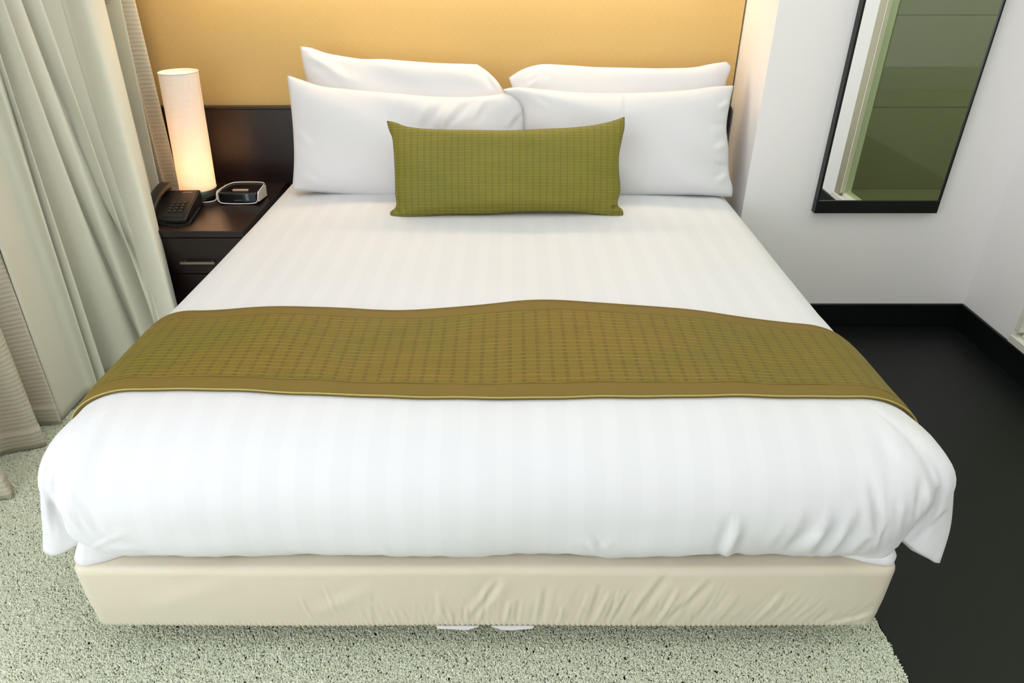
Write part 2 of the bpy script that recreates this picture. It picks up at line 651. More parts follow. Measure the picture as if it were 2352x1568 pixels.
# bathroom beyond the glass
BX1 = XR + 1.7
BYN = 0.72
tag(box('wall_bathroom_end', (BX1, YK, -0.01), (BX1 + 0.1, YH, ZC), M['wall']), kind='structure')
tag(box('wall_bathroom_far', (XR + 0.1, YB + 0.05, -0.01), (BX1, YB + 0.15, ZC), M['wall']), kind='structure')
wb = box('wall_bathroom_tiled', (XR + 0.1, BYN - 0.1, -0.01), (BX1, BYN - 0.006, ZC), M['grout']); tag(wb, kind='structure')
tw, th = 0.9, 0.54
proto = None
for i in range(3):
    for j in range(5):
        x0 = XR + 0.1 + i * tw; z0 = j * th
        x1 = min(x0 + tw, BX1) - 0.003; z1 = min(z0 + th, ZC) - 0.003
        if x1 - x0 < 0.05: continue
        tl = box('tile', (x0, BYN - 0.006, z0 + 0.001), (x1, BYN, z1), M['tile'], None, 0.001, 1)
        tl.parent = wb
flb = tag(box('floor', (XR + 0.1, BYN, -0.011), (BX1, YB + 0.05, 0.0), M['tile']), kind='structure')
area_light('bathroom_downlight', (XR + 0.95, 1.75, ZC - 0.05), (0, 0, 0), 0.9, 0.9, 19, (1.0, 0.97, 0.80))

# ------------------------------------------------------------------ carpet with real pile
cp = box('floor', (XL, YK, -0.012), (XC - 0.002, YH, -0.002), M['carpet'])
tag(cp, kind='structure')


def make_pile():
    # one squiggly yarn tuft
    s = np.linspace(0, 1, 5)
    path = np.c_[0.0018 * np.sin(s * 5.0) + 0.0012 * s, 0.0014 * np.cos(s * 4.3), 0.0115 * s - 0.001]
    v, f = tube(path, np.array([0.0013, 0.0018, 0.0020, 0.0018, 0.0009]), 5)
    me = bpy.data.meshes.new('tuft')
    me.from_pydata([tuple(map(float, q)) for q in v], [], f)
    for p_ in me.polygons: p_.use_smooth = True
    me.materials.append(M['tuft'])
    tuft = bpy.data.objects.new('yarn_tuft', me)
    # region polygons
    rects = [(XL + 0.02, 0.70, XC - 0.004, 1.10), (XL + 0.02, 1.10, -0.93, 2.05), (0.82, 1.10, XC - 0.004, 2.0), (-0.93, 1.10, 0.82, 1.35)]
    vs = []; fs = []
    for (x0, y0, x1, y1) in rects:
        o = len(vs)
        vs += [(x0, y0, -0.002), (x1, y0, -0.002), (x1, y1, -0.002), (x0, y1, -0.002)]
        fs.append((o, o + 1, o + 2, o + 3))
    o = mesh_obj('carpet_pile', vs, fs, M['carpet'], None, smooth=False)
    o.parent = cp
    tag(o, kind='stuff')
    ng = bpy.data.node_groups.new('carpet_pile', 'GeometryNodeTree')
    ng.interface.new_socket('Geometry', in_out='INPUT', socket_type='NodeSocketGeometry')
    ng.interface.new_socket('Geometry', in_out='OUTPUT', socket_type='NodeSocketGeometry')
    N = ng.nodes.new; L = ng.links.new
    gi = N('NodeGroupInput'); go = N('NodeGroupOutput')
    dp = N('GeometryNodeDistributePointsOnFaces'); dp.distribute_method = 'RANDOM'
    dp.inputs['Density'].default_value = 165000
    ip = N('GeometryNodeInstanceOnPoints')
    oi = N('GeometryNodeObjectInfo'); oi.inputs[0].default_value = tuft
    rr = N('FunctionNodeRandomValue'); rr.data_type = 'FLOAT_VECTOR'
    rr.inputs[0].default_value = (-0.55, -0.55, 0); rr.inputs[1].default_value = (0.55, 0.55, 6.283)
    sc = N('FunctionNodeRandomValue'); sc.data_type = 'FLOAT'
    sc.inputs[2].default_value = 0.6; sc.inputs[3].default_value = 0.95
    L(gi.outputs[0], dp.inputs[0]); L(dp.outputs[0], ip.inputs['Points'])
    L(oi.outputs['Geometry'], ip.inputs['Instance'])
    L(rr.outputs[0], ip.inputs['Rotation']); L(sc.outputs[1], ip.inputs['Scale'])
    jn = N('GeometryNodeJoinGeometry')
    L(ip.outputs[0], jn.inputs[0]); L(gi.outputs[0], jn.inputs[0])
    L(jn.outputs[0], go.inputs[0])
    m = o.modifiers.new('pile', 'NODES'); m.node_group = ng
    return o


make_pile()

# ------------------------------------------------------------------ headboard wall: gold panel, dark headboard, cove light
gp = empty('wall_panel', ((XL + XN) / 2, YH, 0.88)); tag(gp, 'gold woven fabric wall panel above the dark wooden headboard', 'wall panel')
box('panel', (-1.52, YH - 0.035, 0.86), (XN - 0.006, YH - 0.001, 1.62), M['gold'], gp, 0.003)
hb = empty('headboard', (-0.3, YH, 0.0)); tag(hb, 'long dark brown wooden headboard panel running behind bed and nightstand', 'headboard')
box('panel', (-1.56, YH - 0.075, 0.0), (XN - 0.008, YH - 0.036, 0.862), M['wood_v'], hb, 0.002)
box('cap', (-1.56, YH - 0.08, 0.862), (XN - 0.008, YH - 0.0355, 0.872), M['wood'], hb, 0.002)

cv = empty('wall_light', (-0.08, YH - 0.05, 1.5)); tag(cv, 'long linear wall light with warm glow above the gold panel', 'wall light')
box('housing', (-1.32, YH - 0.12, 1.50), (0.80, YH - 0.036, 1.53), M['white_plastic'], cv, 0.004)
box('diffuser', (-1.30, YH - 0.11, 1.492), (0.78, YH - 0.046, 1.4995), emit('warm_strip', (1.0, 0.81, 0.57, 1), 16.0), cv)

# ------------------------------------------------------------------ bed base
BX0, BX1b, BY0, BY1 = -0.983, 0.862, 1.056, 3.0
BZ0, BZ1 = 0.094, 0.293

strokes_base = []
rng = random.Random(5)


def seg_disp(px, py, strokes):
    """sum of soft creases, each given by two picture points, a width and a height"""
    d = np.zeros_like(px)
    for (x0, y0, x1, y1, w, a) in strokes:
        dx, dy = x1 - x0, y1 - y0
        L2 = dx * dx + dy * dy
        L = math.sqrt(L2)
        t = ((px - x0) * dx + (py - y0) * dy) / L2
        dist = ((px - x0) * dy - (py - y0) * dx) / L
        env = np.sin(np.pi * np.clip(t, 0, 1)) ** 0.7
        q = dist / w
        d += a * env * (np.exp(-q * q) - 0.55 * np.exp(-(q - 1.5) ** 2))
    return d


def make_base():
    root = empty('bed', ((BX0 + BX1b) / 2, (BY0 + BY1) / 2, 0.0))
    tag(root, 'low divan bed in a champagne satin fitted cover under white mattress', 'bed base')
    # horizontal loop (rounded rectangle) with fine sampling on the front
    r = 0.035
    loop = []
    def arc(cx, cy, a0, a1, n=10):
        for k in range(n + 1):
            a = a0 + (a1 - a0) * k / n
            loop.append((cx + r * math.cos(a), cy + r * math.sin(a)))
    xs = np.linspace(BX0 + r, BX1b - r, 420)
    arc(BX0 + r, BY0 + r, math.pi, 1.5 * math.pi)
    loop += [(x, BY0) for x in xs[1:-1]]
    arc(BX1b - r, BY0 + r, 1.5 * math.pi, 2 * math.pi)
    loop += [(BX1b, y) for y in np.linspace(BY0 + r, BY1 - r, 60)[1:-1]]
    arc(BX1b - r, BY1 - r, 0, 0.5 * math.pi)
    loop += [(x, BY1) for x in np.linspace(BX1b - r, BX0 + r, 20)[1:-1]]
    arc(BX0 + r, BY1 - r, 0.5 * math.pi, math.pi)
    loop += [(BX0, y) for y in np.linspace(BY1 - r, BY0 + r, 60)[1:-1]]
    loop = np.array(loop)
    cx, cy = (BX0 + BX1b) / 2, (BY0 + BY1) / 2
    # profile: inset, z
    prof = [(0.10, BZ1 - 0.001), (0.05, BZ1 + 0.002), (0.03, BZ1 + 0.001)]
    for k in range(9):
        a = k / 8 * math.pi / 2
        prof.append((0.016 * (1 - math.sin(a)), BZ1 - 0.02 + 0.02 * math.cos(a)))
    for z in np.linspace(BZ1 - 0.022, BZ0 + 0.012, 46):
        prof.append((0.0, z))
    for k in range(1, 6):
        a = k / 5 * math.pi / 2
        prof.append((0.012 * (1 - math.cos(a)), BZ0 + 0.012 - 0.012 * math.sin(a)))
    prof += [(0.05, BZ0), (0.10, BZ0 + 0.002)]
    n = len(loop)
    # outward normals of the loop
    T = np.roll(loop, -1, 0) - np.roll(loop, 1, 0)
    Nn = np.c_[T[:, 1], -T[:, 0]]; Nn /= np.linalg.norm(Nn, axis=1)[:, None]
    arcl = np.r_[0, np.cumsum(np.linalg.norm(np.diff(loop, axis=0), axis=1))]
    V = []; UV = []
    # creases on the front
    st = []
    for k in range(46):
        x = 1010 + k * 21 + rng.uniform(-8, 8)
        ang = (x - 1080) / 900
        h = rng.uniform(45, 105) * (1 - 0.35 * abs(k - 14) / 46)
        st.append((x, 1436, x + ang * h * 1.3 + rng.uniform(-6, 6), 1436 - h, rng.uniform(3.5, 7), rng.uniform(-0.004, 0.0045)))
    for k in range(60):
        x = 700 + k * 20 + rng.uniform(-9, 9)
        ang = (x - 1080) / 1000 + rng.uniform(-0.25, 0.25)
        h = rng.uniform(25, 80)
        y0 = rng.uniform(1405, 1438)
        st.append((x, y0, x + ang * h, y0 - h, rng.uniform(2.0, 3.6), rng.uniform(-0.0018, 0.0024)))
    for k in range(20):
        x = 840 + k * 11 + rng.uniform(-4, 4)
        st.append((x, 1440, x - rng.uniform(-6, 24), 1440 - rng.uniform(25, 60), 4, rng.uniform(-0.0022, 0.003)))
    st += [(1085, 1425, 1150, 1335, 8, -0.006), (1085, 1425, 1170, 1330, 16, 0.004), (330, 1395, 560, 1330, 22, 0.0022), (700, 1420, 860, 1350, 16, 0.002),
           (1900, 1440, 1990, 1420, 5, 0.003), (1960, 1428, 2020, 1405, 5, 0.002), (1450, 1430, 1540, 1310, 9, -0.005), (1530, 1430, 1640, 1330, 8, -0.004)]
    for (ins, z) in prof:
        P = loop - Nn * ins
        P3 = np.c_[P, np.full(n, z)]
        u, v = pix(P3)
        front = (P[:, 1] < BY0 + 0.05).astype(float)
        d = seg_disp(u, v, st) * front * sstep(0, 0.03, BZ1 - z)
        # elastic gathers at the lower hem
        g = sstep(BZ0 + 0.03, BZ0 + 0.005, z) * 0.0022 * np.sin(arcl * 2 * math.pi / 0.012 + 2 * np.sin(arcl * 9))
        # soft sag of the cover
        g += 0.0025 * np.sin(arcl * 5.1) * np.sin((z - BZ0) / (BZ1 - BZ0) * math.pi)
        g += -0.004 * sstep(BZ0 + 0.10, BZ0, z)
        P3[:, :2] += Nn * (d + g)[:, None]
        P3[:, 2] += 0.0016 * np.sin(arcl * 7.3 + 1.0) * (1 if z < BZ0 + 0.05 else 0.6)
        V.append(P3); UV.append(np.c_[arcl, np.full(n, z)])
    V = np.concatenate(V); UV = np.concatenate(UV)
    F_ = []
    for i in range(len(prof) - 1):
        for k in range(n):
            F_.append((i * n + k, (i + 1) * n + k, (i + 1) * n + (k + 1) % n, i * n + (k + 1) % n))
    F_.append(tuple(range(n)))
    F_.append(tuple((len(prof) - 1) * n + k for k in range(n))[::-1])
    mesh_obj('satin_cover', V - np.array(root.location), F_, M['satin'], root, uv=UV)
    # white lining tabs showing under the hem
    for (x0, x1, xa, xb) in [(1003, 1100, 1085, 1065), (1128, 1226, 1150, 1128)]:
        zz = BZ0 - 0.006
        a = aty(x0, 1441, BY0 + 0.006); b = aty(x1, 1441, BY0 + 0.006)
        if x0 < 1100:
            out = [(a[0], BZ0 + 0.004), (a[0] + 0.001, BZ0 - 0.004), (a[0] + 0.075, BZ0 - 0.009), (b[0] - 0.025, BZ0 - 0.008), (b[0], BZ0 + 0.004)]
        else:
            out = [(a[0], BZ0 + 0.004), (a[0] + 0.025, BZ0 - 0.009), (a[0] + 0.05, BZ0 - 0.010), (b[0] - 0.002, BZ0 - 0.003), (b[0], BZ0 + 0.004)]
        vs = [(x, BY0 + 0.004, z) for x, z in out] + [(x, BY0 + 0.007, z) for x, z in out]
        m_ = len(out)
        fs = [tuple(range(m_)), tuple(range(m_, 2 * m_))[::-1]] + [(k, m_ + k, m_ + (k + 1) % m_, (k + 1) % m_) for k in range(m_)]
        o = mesh_obj('lining_tab', [np.array(v) - np.array(root.location) for v in vs], fs, M['cotton'], root, smooth=False, uv=[(v[0], v[2]) for v in vs])
    # castors
    for (x, y) in [(BX0 + 0.15, BY0 + 0.3), (BX1b - 0.15, BY0 + 0.3), (BX0 + 0.15, BY1 - 0.25), (BX1b - 0.15, BY1 - 0.25)]:
        v, f = lathe([(0.0, 0.0), (0.024, 0.0), (0.028, 0.004), (0.028, 0.03), (0.02, 0.036), (0.018, BZ0 + 0.004), (0, BZ0 + 0.004)], 20)
        mesh_obj('leg', np.array(v) + np.array([x, y, 0]) - np.array(root.location), f, M['black_plastic'], root)
    return root


make_base()

# ------------------------------------------------------------------ duvet surface
TY = [1.15, 1.2, 1.37, 1.74, 2.04, 2.4, 2.96, 3.1]
TL = [-1.025, -1.027, -1.028, -1.006, -0.992, -0.980, -0.970, -0.970]
TR = [0.945, 0.945, 0.928, 0.902, 0.898, 0.895, 0.89, 0.89]
YF0 = 1.27      # front plateau edge
YHEAD = 2.99
Z1 = 0.605


def xl(y): return np.interp(y, TY, TL)
def xr(y): return np.interp(y, TY, TR)
def shw(y): return np.interp(y, [1.2, 1.5, 2.3, 3.0], [0.18, 0.15, 0.11, 0.09])
def al(y): return xl(y) + shw(y)
def ar(y): return xr(y) - shw(y)


def ztop(x, y):
    s = sstep(0, 0.30, np.minimum(x - al(y), ar(y) - x))
    f = sstep(0, 0.35, y - YF0)
    z = Z1 + 0.016 * s * (0.3 + 0.7 * f)
    z = z + 0.010 * np.exp(-((x - 0.07) / 0.22) ** 2 - ((y - 1.70) / 0.16) ** 2)
    z = z + 0.004 * np.exp(-((x + 0.62) / 0.18) ** 2 - ((y - 1.66) / 0.2) ** 2)
    z = z + 0.0022 * np.sin(x * 7 + 1.3 * np.sin(y * 4)) * np.sin(y * 5.2 + 0.7) * s
    z = z + 0.0012 * np.sin(x * 19 + y * 6) * np.sin(y * 13 + x * 3) * s
    return z


def path_pts(B, Mp, H, zb1, n1=16, n2=20, inward=None, Np=None):
    """from plateau edge B (3d) over bulge Mp down to hem H, then tucked under"""
    pts = []
    for k in range(n1):
        a = k / (n1 - 1) * math.pi / 2
        s, c = math.sin(a), math.cos(a)
        pts.append(np.array([B[0] + (Mp[0] - B[0]) * s, B[1] + (Mp[1] - B[1]) * s, Mp[2] + (B[2] - Mp[2]) * c ** 0.92]))
    if Np is None:
        Np = np.array([Mp[0] * 0.6 + H[0] * 0.4, Mp[1] * 0.8 + H[1] * 0.2, H[2] * 0.6 + Mp[2] * 0.4])
    low = catmull([pts[-4], Mp, Np, H], 400)
    k0 = int(np.argmin(np.linalg.norm(low - Mp, axis=1)))
    sel = np.linspace(k0, 399, n2 + 1).astype(int)[1:]
    pts += [low[q] for q in sel]
    inn = inward if inward is not None else np.array([0, 1.0, 0])
    pts.append(H + inn * 0.008 + np.array([0, 0, -0.003]))
    pts.append(H + inn * 0.022 + np.array([0, 0, 0.002]))
    pts.append(H + inn * 0.06 + np.array([0, 0, 0.012]))
    return np.array(pts)


HEMZ = 0.29


def mz(y): return float(np.interp(y, [1.27, 1.7], [0.47, 0.50]))


def side_path(y, side):
    if side < 0:
        B = np.array([al(y), y, ztop(al(y), y)]); Mp = np.array([xl(y), y, mz(y)])
        H = np.array([xl(y) - 0.012 + 0.014 * float(sstep(1.9, 2.4, y)), y, HEMZ + 0.010 * math.sin((y - 1.27) * 6.0)])
        inn = np.array([1.0, 0, 0])
    else:
        B = np.array([ar(y), y, ztop(ar(y), y)]); Mp = np.array([xr(y), y, mz(y)])
        H = np.array([xr(y) - 0.004, y, HEMZ + 0.010 * math.sin((y - 1.27) * 5.0)])
        inn = np.array([-1.0, 0, 0])
    return path_pts(B, Mp, H, Z1, inward=inn)


def yf(x):      # front bulge
    return 1.035 + 0.006 * np.sin(x * 4 + 1) + 0.004 * np.sin(x * 11)


def make_duvet():
    nx, ny = 190, 130
    Ys = YF0 + (YHEAD - YF0) * np.linspace(0, 1, ny) ** 1.15
    V = []; UV = []; F_ = []
    idx = np.zeros((ny, nx), int)
    for j, y in enumerate(Ys):
        a, b = al(y), ar(y)
        for i in range(nx):
            x = a + (b - a) * i / (nx - 1)
            idx[j, i] = len(V)
            V.append((x, y, float(ztop(x, y)))); UV.append((x, y))
    for j in range(ny - 1):
        for i in range(nx - 1):
            F_.append((idx[j, i], idx[j, i + 1], idx[j + 1, i + 1], idx[j + 1, i]))
    rays = []  # (base vertex index, path (points after the first), uv list)
    # left side from head to foot
    for j in range(ny - 1, 0, -1):
        rays.append((idx[j, 0], side_path(Ys[j], -1), 'L', Ys[j]))
    # left corner
    K = 90
    def corner(side):
        out = []
        bx = al(YF0) if side < 0 else ar(YF0)
        B = np.array([bx, YF0, float(ztop(bx, YF0))])
        Xs = xl(YF0) if side < 0 else xr(YF0)
        # keyed positions by angle (0 = side, 90 = front) at three heights: bulge, flank, hem
        if side < 0:
            MK = [(0, Xs, 1.27), (10, -1.035, 1.19), (20, -1.022, 1.13), (30, -0.998, 1.10), (40, -0.968, 1.103), (46, -0.958, 1.085), (56, -0.935, 1.06), (72, -0.90, 1.048), (90, bx, 1.045)]
            NK = [(0, Xs - 0.010, 1.27), (10, -1.052, 1.19), (20, -1.050, 1.13), (30, -1.012, 1.118), (42, -0.965, 1.145), (48, -0.958, 1.085), (56, -0.942, 1.066), (72, -0.90, 1.058), (90, bx, 1.055)]
            HK = [(0, Xs - 0.012, 1.27, 0.290), (10, -1.062, 1.18, 0.291), (20, -1.072, 1.12, 0.290), (28, -1.045, 1.106, 0.283), (36, -1.0, 1.118, 0.300), (43, -0.968, 1.135, 0.335),
                  (50, -0.950, 1.10, 0.352), (58, -0.936, 1.09, 0.330), (72, -0.905, 1.088, 0.312), (90, bx, 1.093, 0.298)]
            zm, zn = 0.47, 0.38
        else:
            MK = [(0, Xs, 1.27), (12, 0.956, 1.18), (24, 0.952, 1.12), (36, 0.920, 1.095), (46, 0.890, 1.095), (56, 0.865, 1.072), (70, 0.82, 1.055), (90, bx, 1.045)]
            NK = [(0, Xs + 0.004, 1.27), (12, 0.967, 1.17), (24, 0.967, 1.11), (36, 0.930, 1.097), (46, 0.880, 1.108), (54, 0.860, 1.080), (70, 0.82, 1.062), (90, bx, 1.055)]
            HK = [(0, Xs - 0.004, 1.27, 0.29), (12, 0.972, 1.17, 0.280), (22, 0.972, 1.10, 0.272), (28, 0.955, 1.085, 0.286), (38, 0.915, 1.085, 0.312),
                  (49, 0.862, 1.094, 0.345), (57, 0.845, 1.075, 0.343), (66, 0.825, 1.072, 0.318), (78, 0.79, 1.08, 0.300), (90, bx, 1.093, 0.297)]
            zm, zn = 0.47, 0.385
        MK, NK, HK = (np.array(q) for q in (MK, NK, HK))

        def key(A, ph, c):
            # smooth interpolation between keys
            x = A[:, 0]; f = A[:, c]
            m = np.gradient(f, x)
            for q in range(1, len(x) - 1):
                d0 = (f[q] - f[q - 1]) / (x[q] - x[q - 1]); d1 = (f[q + 1] - f[q]) / (x[q + 1] - x[q])
                m[q] = 0.0 if d0 * d1 <= 0 else 2 * d0 * d1 / (d0 + d1)
            k = min(max(int(np.searchsorted(x, ph)) - 1, 0), len(x) - 2)
            h = x[k + 1] - x[k]; t = (ph - x[k]) / h
            return (2*t**3-3*t**2+1)*f[k] + (t**3-2*t**2+t)*h*m[k] + (-2*t**3+3*t**2)*f[k+1] + (t**3-t**2)*h*m[k+1]
        for q in range(K):
            ph = 90.0 * q / (K - 1)
            p = math.radians(ph)
            Mp = np.array([key(MK, ph, 1), key(MK, ph, 2), zm + (0.425 - zm) * sstep(50, 90, ph)])
            Np = np.array([key(NK, ph, 1), key(NK, ph, 2), zn + (0.352 - zn) * sstep(50, 90, ph)])
            H = np.array([key(HK, ph, k) for k in (1, 2, 3)])
            inn = np.array([-side * math.cos(p), math.sin(p), 0])
            out.append(path_pts(B, Mp, H, Z1, inward=inn, Np=Np))
        return out
    cl_ = corner(-1)
    for q in range(K):
        rays.append((idx[0, 0], cl_[q], 'CL', q / (K - 1)))
    def w_(x): return sstep(0, 0.15, min(x - al(YF0), ar(YF0) - x))
    # front
    for i in range(1, nx - 1):
        x = al(YF0) + (ar(YF0) - al(YF0)) * i / (nx - 1)
        B = np.array([x, YF0, float(ztop(x, YF0))])
        Mp = np.array([x, 1.045 + w_(x) * 0.004 * math.sin(x * 9), 0.425])
        Np = np.array([x, 1.055 + w_(x) * 0.004 * math.sin(x * 12 + 1), 0.352])
        w = sstep(0, 0.12, min(x - al(YF0), ar(YF0) - x))
        hz = 0.298 + w * (0.0020 * math.sin(x * 17) + 0.0016 * math.sin(x * 41 + 2) + 0.0012 * math.sin(x * 93 + 3 * math.sin(x * 7)))
        H = np.array([x, 1.093 + w * 0.004 * math.sin(x * 13 + 1), hz])
        rays.append((idx[0, i], path_pts(B, Mp, H, Z1, Np=Np), 'F', x))
    cr_ = corner(1)
    for q in range(K - 1, -1, -1):
        rays.append((idx[0, nx - 1], cr_[q], 'CR', q / (K - 1)))
    for j in range(1, ny):
        rays.append((idx[j, nx - 1], side_path(Ys[j], 1), 'R', Ys[j]))
    rid = []
    for (b, path, kind, par) in rays:
        ids = [b]
        s = np.r_[0, np.cumsum(np.linalg.norm(np.diff(path, axis=0), axis=1))]
        for k in range(1, len(path)):
            p = path[k]
            if kind == 'F': uvp = (par, YF0 - s[k])
            elif kind == 'L': uvp = (al(par) - s[k], par)
            elif kind == 'R': uvp = (ar(par) + s[k], par)
            elif kind == 'CL': uvp = (al(YF0) - s[k] * math.cos(par * math.pi / 2), YF0 - s[k] * math.sin(par * math.pi / 2))
            else: uvp = (ar(YF0) + s[k] * math.cos(par * math.pi / 2), YF0 - s[k] * math.sin(par * math.pi / 2))
            ids.append(len(V)); V.append(tuple(p)); UV.append(uvp)
        rid.append(ids)
    for a, b in zip(rid[:-1], rid[1:]):
        for k in range(len(a) - 1):
            q = [a[k], a[k + 1], b[k + 1], b[k]]
            if q[0] == q[3]: q = q[:3]
            F_.append(tuple(q))
    V = np.array(V)
    # creases
    st = [  # right front corner
        (2125, 1090, 2110, 1180, 9, -0.006), (2150, 1100, 2120, 1200, 8, 0.006), (2165, 1120, 2110, 1235, 9, -0.006),
        (2175, 1160, 2080, 1240, 8, 0.006), (2140, 1080, 2165, 1130, 8, 0.006),
        (2117, 1115, 2100, 1200, 5, -0.004), (2000, 1108, 2018, 1240, 11, -0.008), (1990, 1130, 2010, 1245, 12, 0.008),
        (2075, 1150, 2060, 1240, 10, 0.004), (2040, 1140, 2050, 1225, 12, 0.003),
        (1975, 1160, 1900, 1270, 12, 0.008), (1965, 1180, 1870, 1275, 9, -0.007), (1910, 1180, 1850, 1275, 14, 0.009),
        (1895, 1195, 1800, 1268, 10, -0.007), (1850, 1170, 1790, 1265, 12, 0.005), (1820, 1175, 1760, 1262, 12, 0.004), (2000, 1225, 1950, 1270, 8, 0.005),
        (2030, 1200, 2010, 1262, 7, 0.005), (1685, 1190, 1645, 1275, 11, -0.008), (1700, 1200, 1665, 1280, 13, 0.008), (1960, 1130, 1975, 1160, 5, -0.004),
        (1380, 1262, 1360, 1225, 5, -0.004), (1390, 1262, 1400, 1240, 5, 0.005), (1372, 1268, 1345, 1240, 6, 0.004),
        (1880, 1060, 2010, 1120, 14, 0.002), (1960, 1020, 2080, 1110, 12, 0.0025), (2010, 1010, 2110, 1100, 12, -0.0025),
        # left front corner
        (100, 1100, 190, 1230, 10, 0.004), (125, 1110, 215, 1220, 12, 0.003), (150, 1110, 240, 1225, 10, -0.0025), (130, 1150, 185, 1205, 6, 0.003),
        (205, 1262, 300, 1215, 5, 0.003), (300, 1215, 440, 1190, 4, 0.0026), (440, 1190, 600, 1165, 4, 0.0018),
        (150, 1100, 330, 1095, 5, 0.0016), (330, 1095, 480, 1060, 4, 0.0013),
        (1785, 1142, 1975, 1153, 3.5, 0.0022), (1975, 1153, 2030, 1146, 3.5, 0.002), (870, 1252, 900, 1275, 5, 0.003),
        (240, 1255, 330, 1265, 8, 0.003), (120, 1050, 95, 1110, 10, -0.004), (112, 1130, 150, 1230, 8, -0.004), (105, 1150, 120, 1230, 7, 0.004)]
    NV = vertex_normals(V, F_)
    u, v = pix(V)
    low = (V[:, 1] < 1.35)
    d = seg_disp(u, v, st) * low
    # fine unevenness of the stuffed front
    d += low * 0.0010 * np.sin(V[:, 0] * 23 + V[:, 2] * 31) * sstep(0.6, 0.5, V[:, 2])
    V = V + NV * d[:, None]
    root = mesh_obj('duvet', V, F_, M['duvet'], uv=UV)
    return root


def vertex_normals(V, F_):
    V = np.asarray(V, float)
    N = np.zeros_like(V)
    q = np.array([f if len(f) == 4 else (f[0], f[1], f[2], f[2]) for f in F_ if len(f) <= 4])
    n = np.cross(V[q[:, 2]] - V[q[:, 0]], V[q[:, 3]] - V[q[:, 1]])
    bad = q[:, 2] == q[:, 3]
    n[bad] = np.cross(V[q[bad, 1]] - V[q[bad, 0]], V[q[bad, 2]] - V[q[bad, 0]])
    for k in range(4):
        np.add.at(N, q[:, k], n)
    N /= np.linalg.norm(N, axis=1)[:, None] + 1e-12
    return N


dv = make_duvet()
tag(dv, 'plump white striped cotton duvet covering the bed and hanging over its sides', 'duvet')


# ------------------------------------------------------------------ mattress
def make_mattress():
    x0, x1, y0, y1, z0, z1 = BX0 - 0.002, BX1b + 0.001, BY0 + 0.008, 2.99, BZ1 + 0.001, 0.50
    r = 0.04
    loop = []
    for (cx, cy, a0) in [(x0 + r, y0 + r, 180), (x1 - r, y0 + r, 270), (x1 - r, y1 - r, 0), (x0 + r, y1 - r, 90)]:
        for k in range(13):
            a = math.radians(a0 + 90 * k / 12)
            loop.append((cx + r * math.cos(a), cy + r * math.sin(a)))
        # straight subdivisions
    pts = []
    for k in range(len(loop)):
        a = np.array(loop[k]); b = np.array(loop[(k + 1) % len(loop)])
        n = max(1, int(np.linalg.norm(b - a) / 0.04))
        for q in range(n): pts.append(a + (b - a) * q / n)
    loop = np.array(pts); n = len(loop)
    T = np.roll(loop, -1, 0) - np.roll(loop, 1, 0)
    Nn = np.c_[T[:, 1], -T[:, 0]]; Nn /= np.linalg.norm(Nn, axis=1)[:, None]
    # how far the front middle is recessed: the loose corners of the sheet stand forward
    xx = loop[:, 0]
    cornerness = np.maximum(sstep(x0 + 0.20, x0 + 0.03, xx), sstep(x1 - 0.22, x1 - 0.03, xx))
    front = (loop[:, 1] < y0 + 0.2)
    prof = [(0.3, z1), (0.04, z1), (0.012, z1 - 0.008), (0.0, z1 - 0.03), (0.004, 0.40), (0.006, 0.36), (0.004, 0.33), (0.001, 0.31), (0.0, z0 + 0.004), (0.004, z0), (0.3, z0)]
    V = []; UV = []
    arcl = np.r_[0, np.cumsum(np.linalg.norm(np.diff(loop, axis=0), axis=1))]
    for (ins, z) in prof:
        i2 = ins + np.where(front, (1 - cornerness) * 0.06, 0.0) + 0.004 * np.sin(arcl * 60) * cornerness * front * (0.02 < ins + 0.02)
        i2 = i2 + 0.05 * sstep(0.29, 0.42, z)
        V.append(np.c_[loop - Nn * i2[:, None], np.full(n, z)]); UV.append(np.c_[arcl, np.full(n, z)])
    V = np.concatenate(V); UV = np.concatenate(UV)
    F_ = []
    for i in range(len(prof) - 1):
        for k in range(n):
            F_.append((i * n + k, (i + 1) * n + k, (i + 1) * n + (k + 1) % n, i * n + (k + 1) % n))
    F_.append(tuple(range(n))); F_.append(tuple((len(prof) - 1) * n + k for k in range(n))[::-1])
    o = mesh_obj('mattress', V, F_, M['cotton'], uv=UV)
    tag(o, 'white sheeted mattress whose corners show between duvet and satin base', 'mattress')


make_mattress()

# ------------------------------------------------------------------ bed runner
XFAR = [(-0.90, 1.67), (-0.8, 1.668), (-0.62, 1.662), (-0.33, 1.640), (-0.12, 1.655), (0.08, 1.690), (0.25, 1.675), (0.42, 1.658), (0.6, 1.622), (0.78, 1.592), (0.95, 1.57)]
XNEAR = [(-0.95, 1.29), (-0.82, 1.297), (-0.7, 1.292), (-0.5, 1.272), (-0.25, 1.258), (0.1, 1.257), (0.4, 1.260), (0.75, 1.266), (0.9, 1.27)]


def section(y):
    L = side_path(y, -1)[:-6][::-1]
    R = side_path(y, 1)[:-6]
    a, b = al(y), ar(y)
    xs = np.linspace(a, b, 80)
    Tp = np.c_[xs, np.full(80, y), ztop(xs, y)]
    return np.concatenate([L[:-1], Tp, R[1:]])


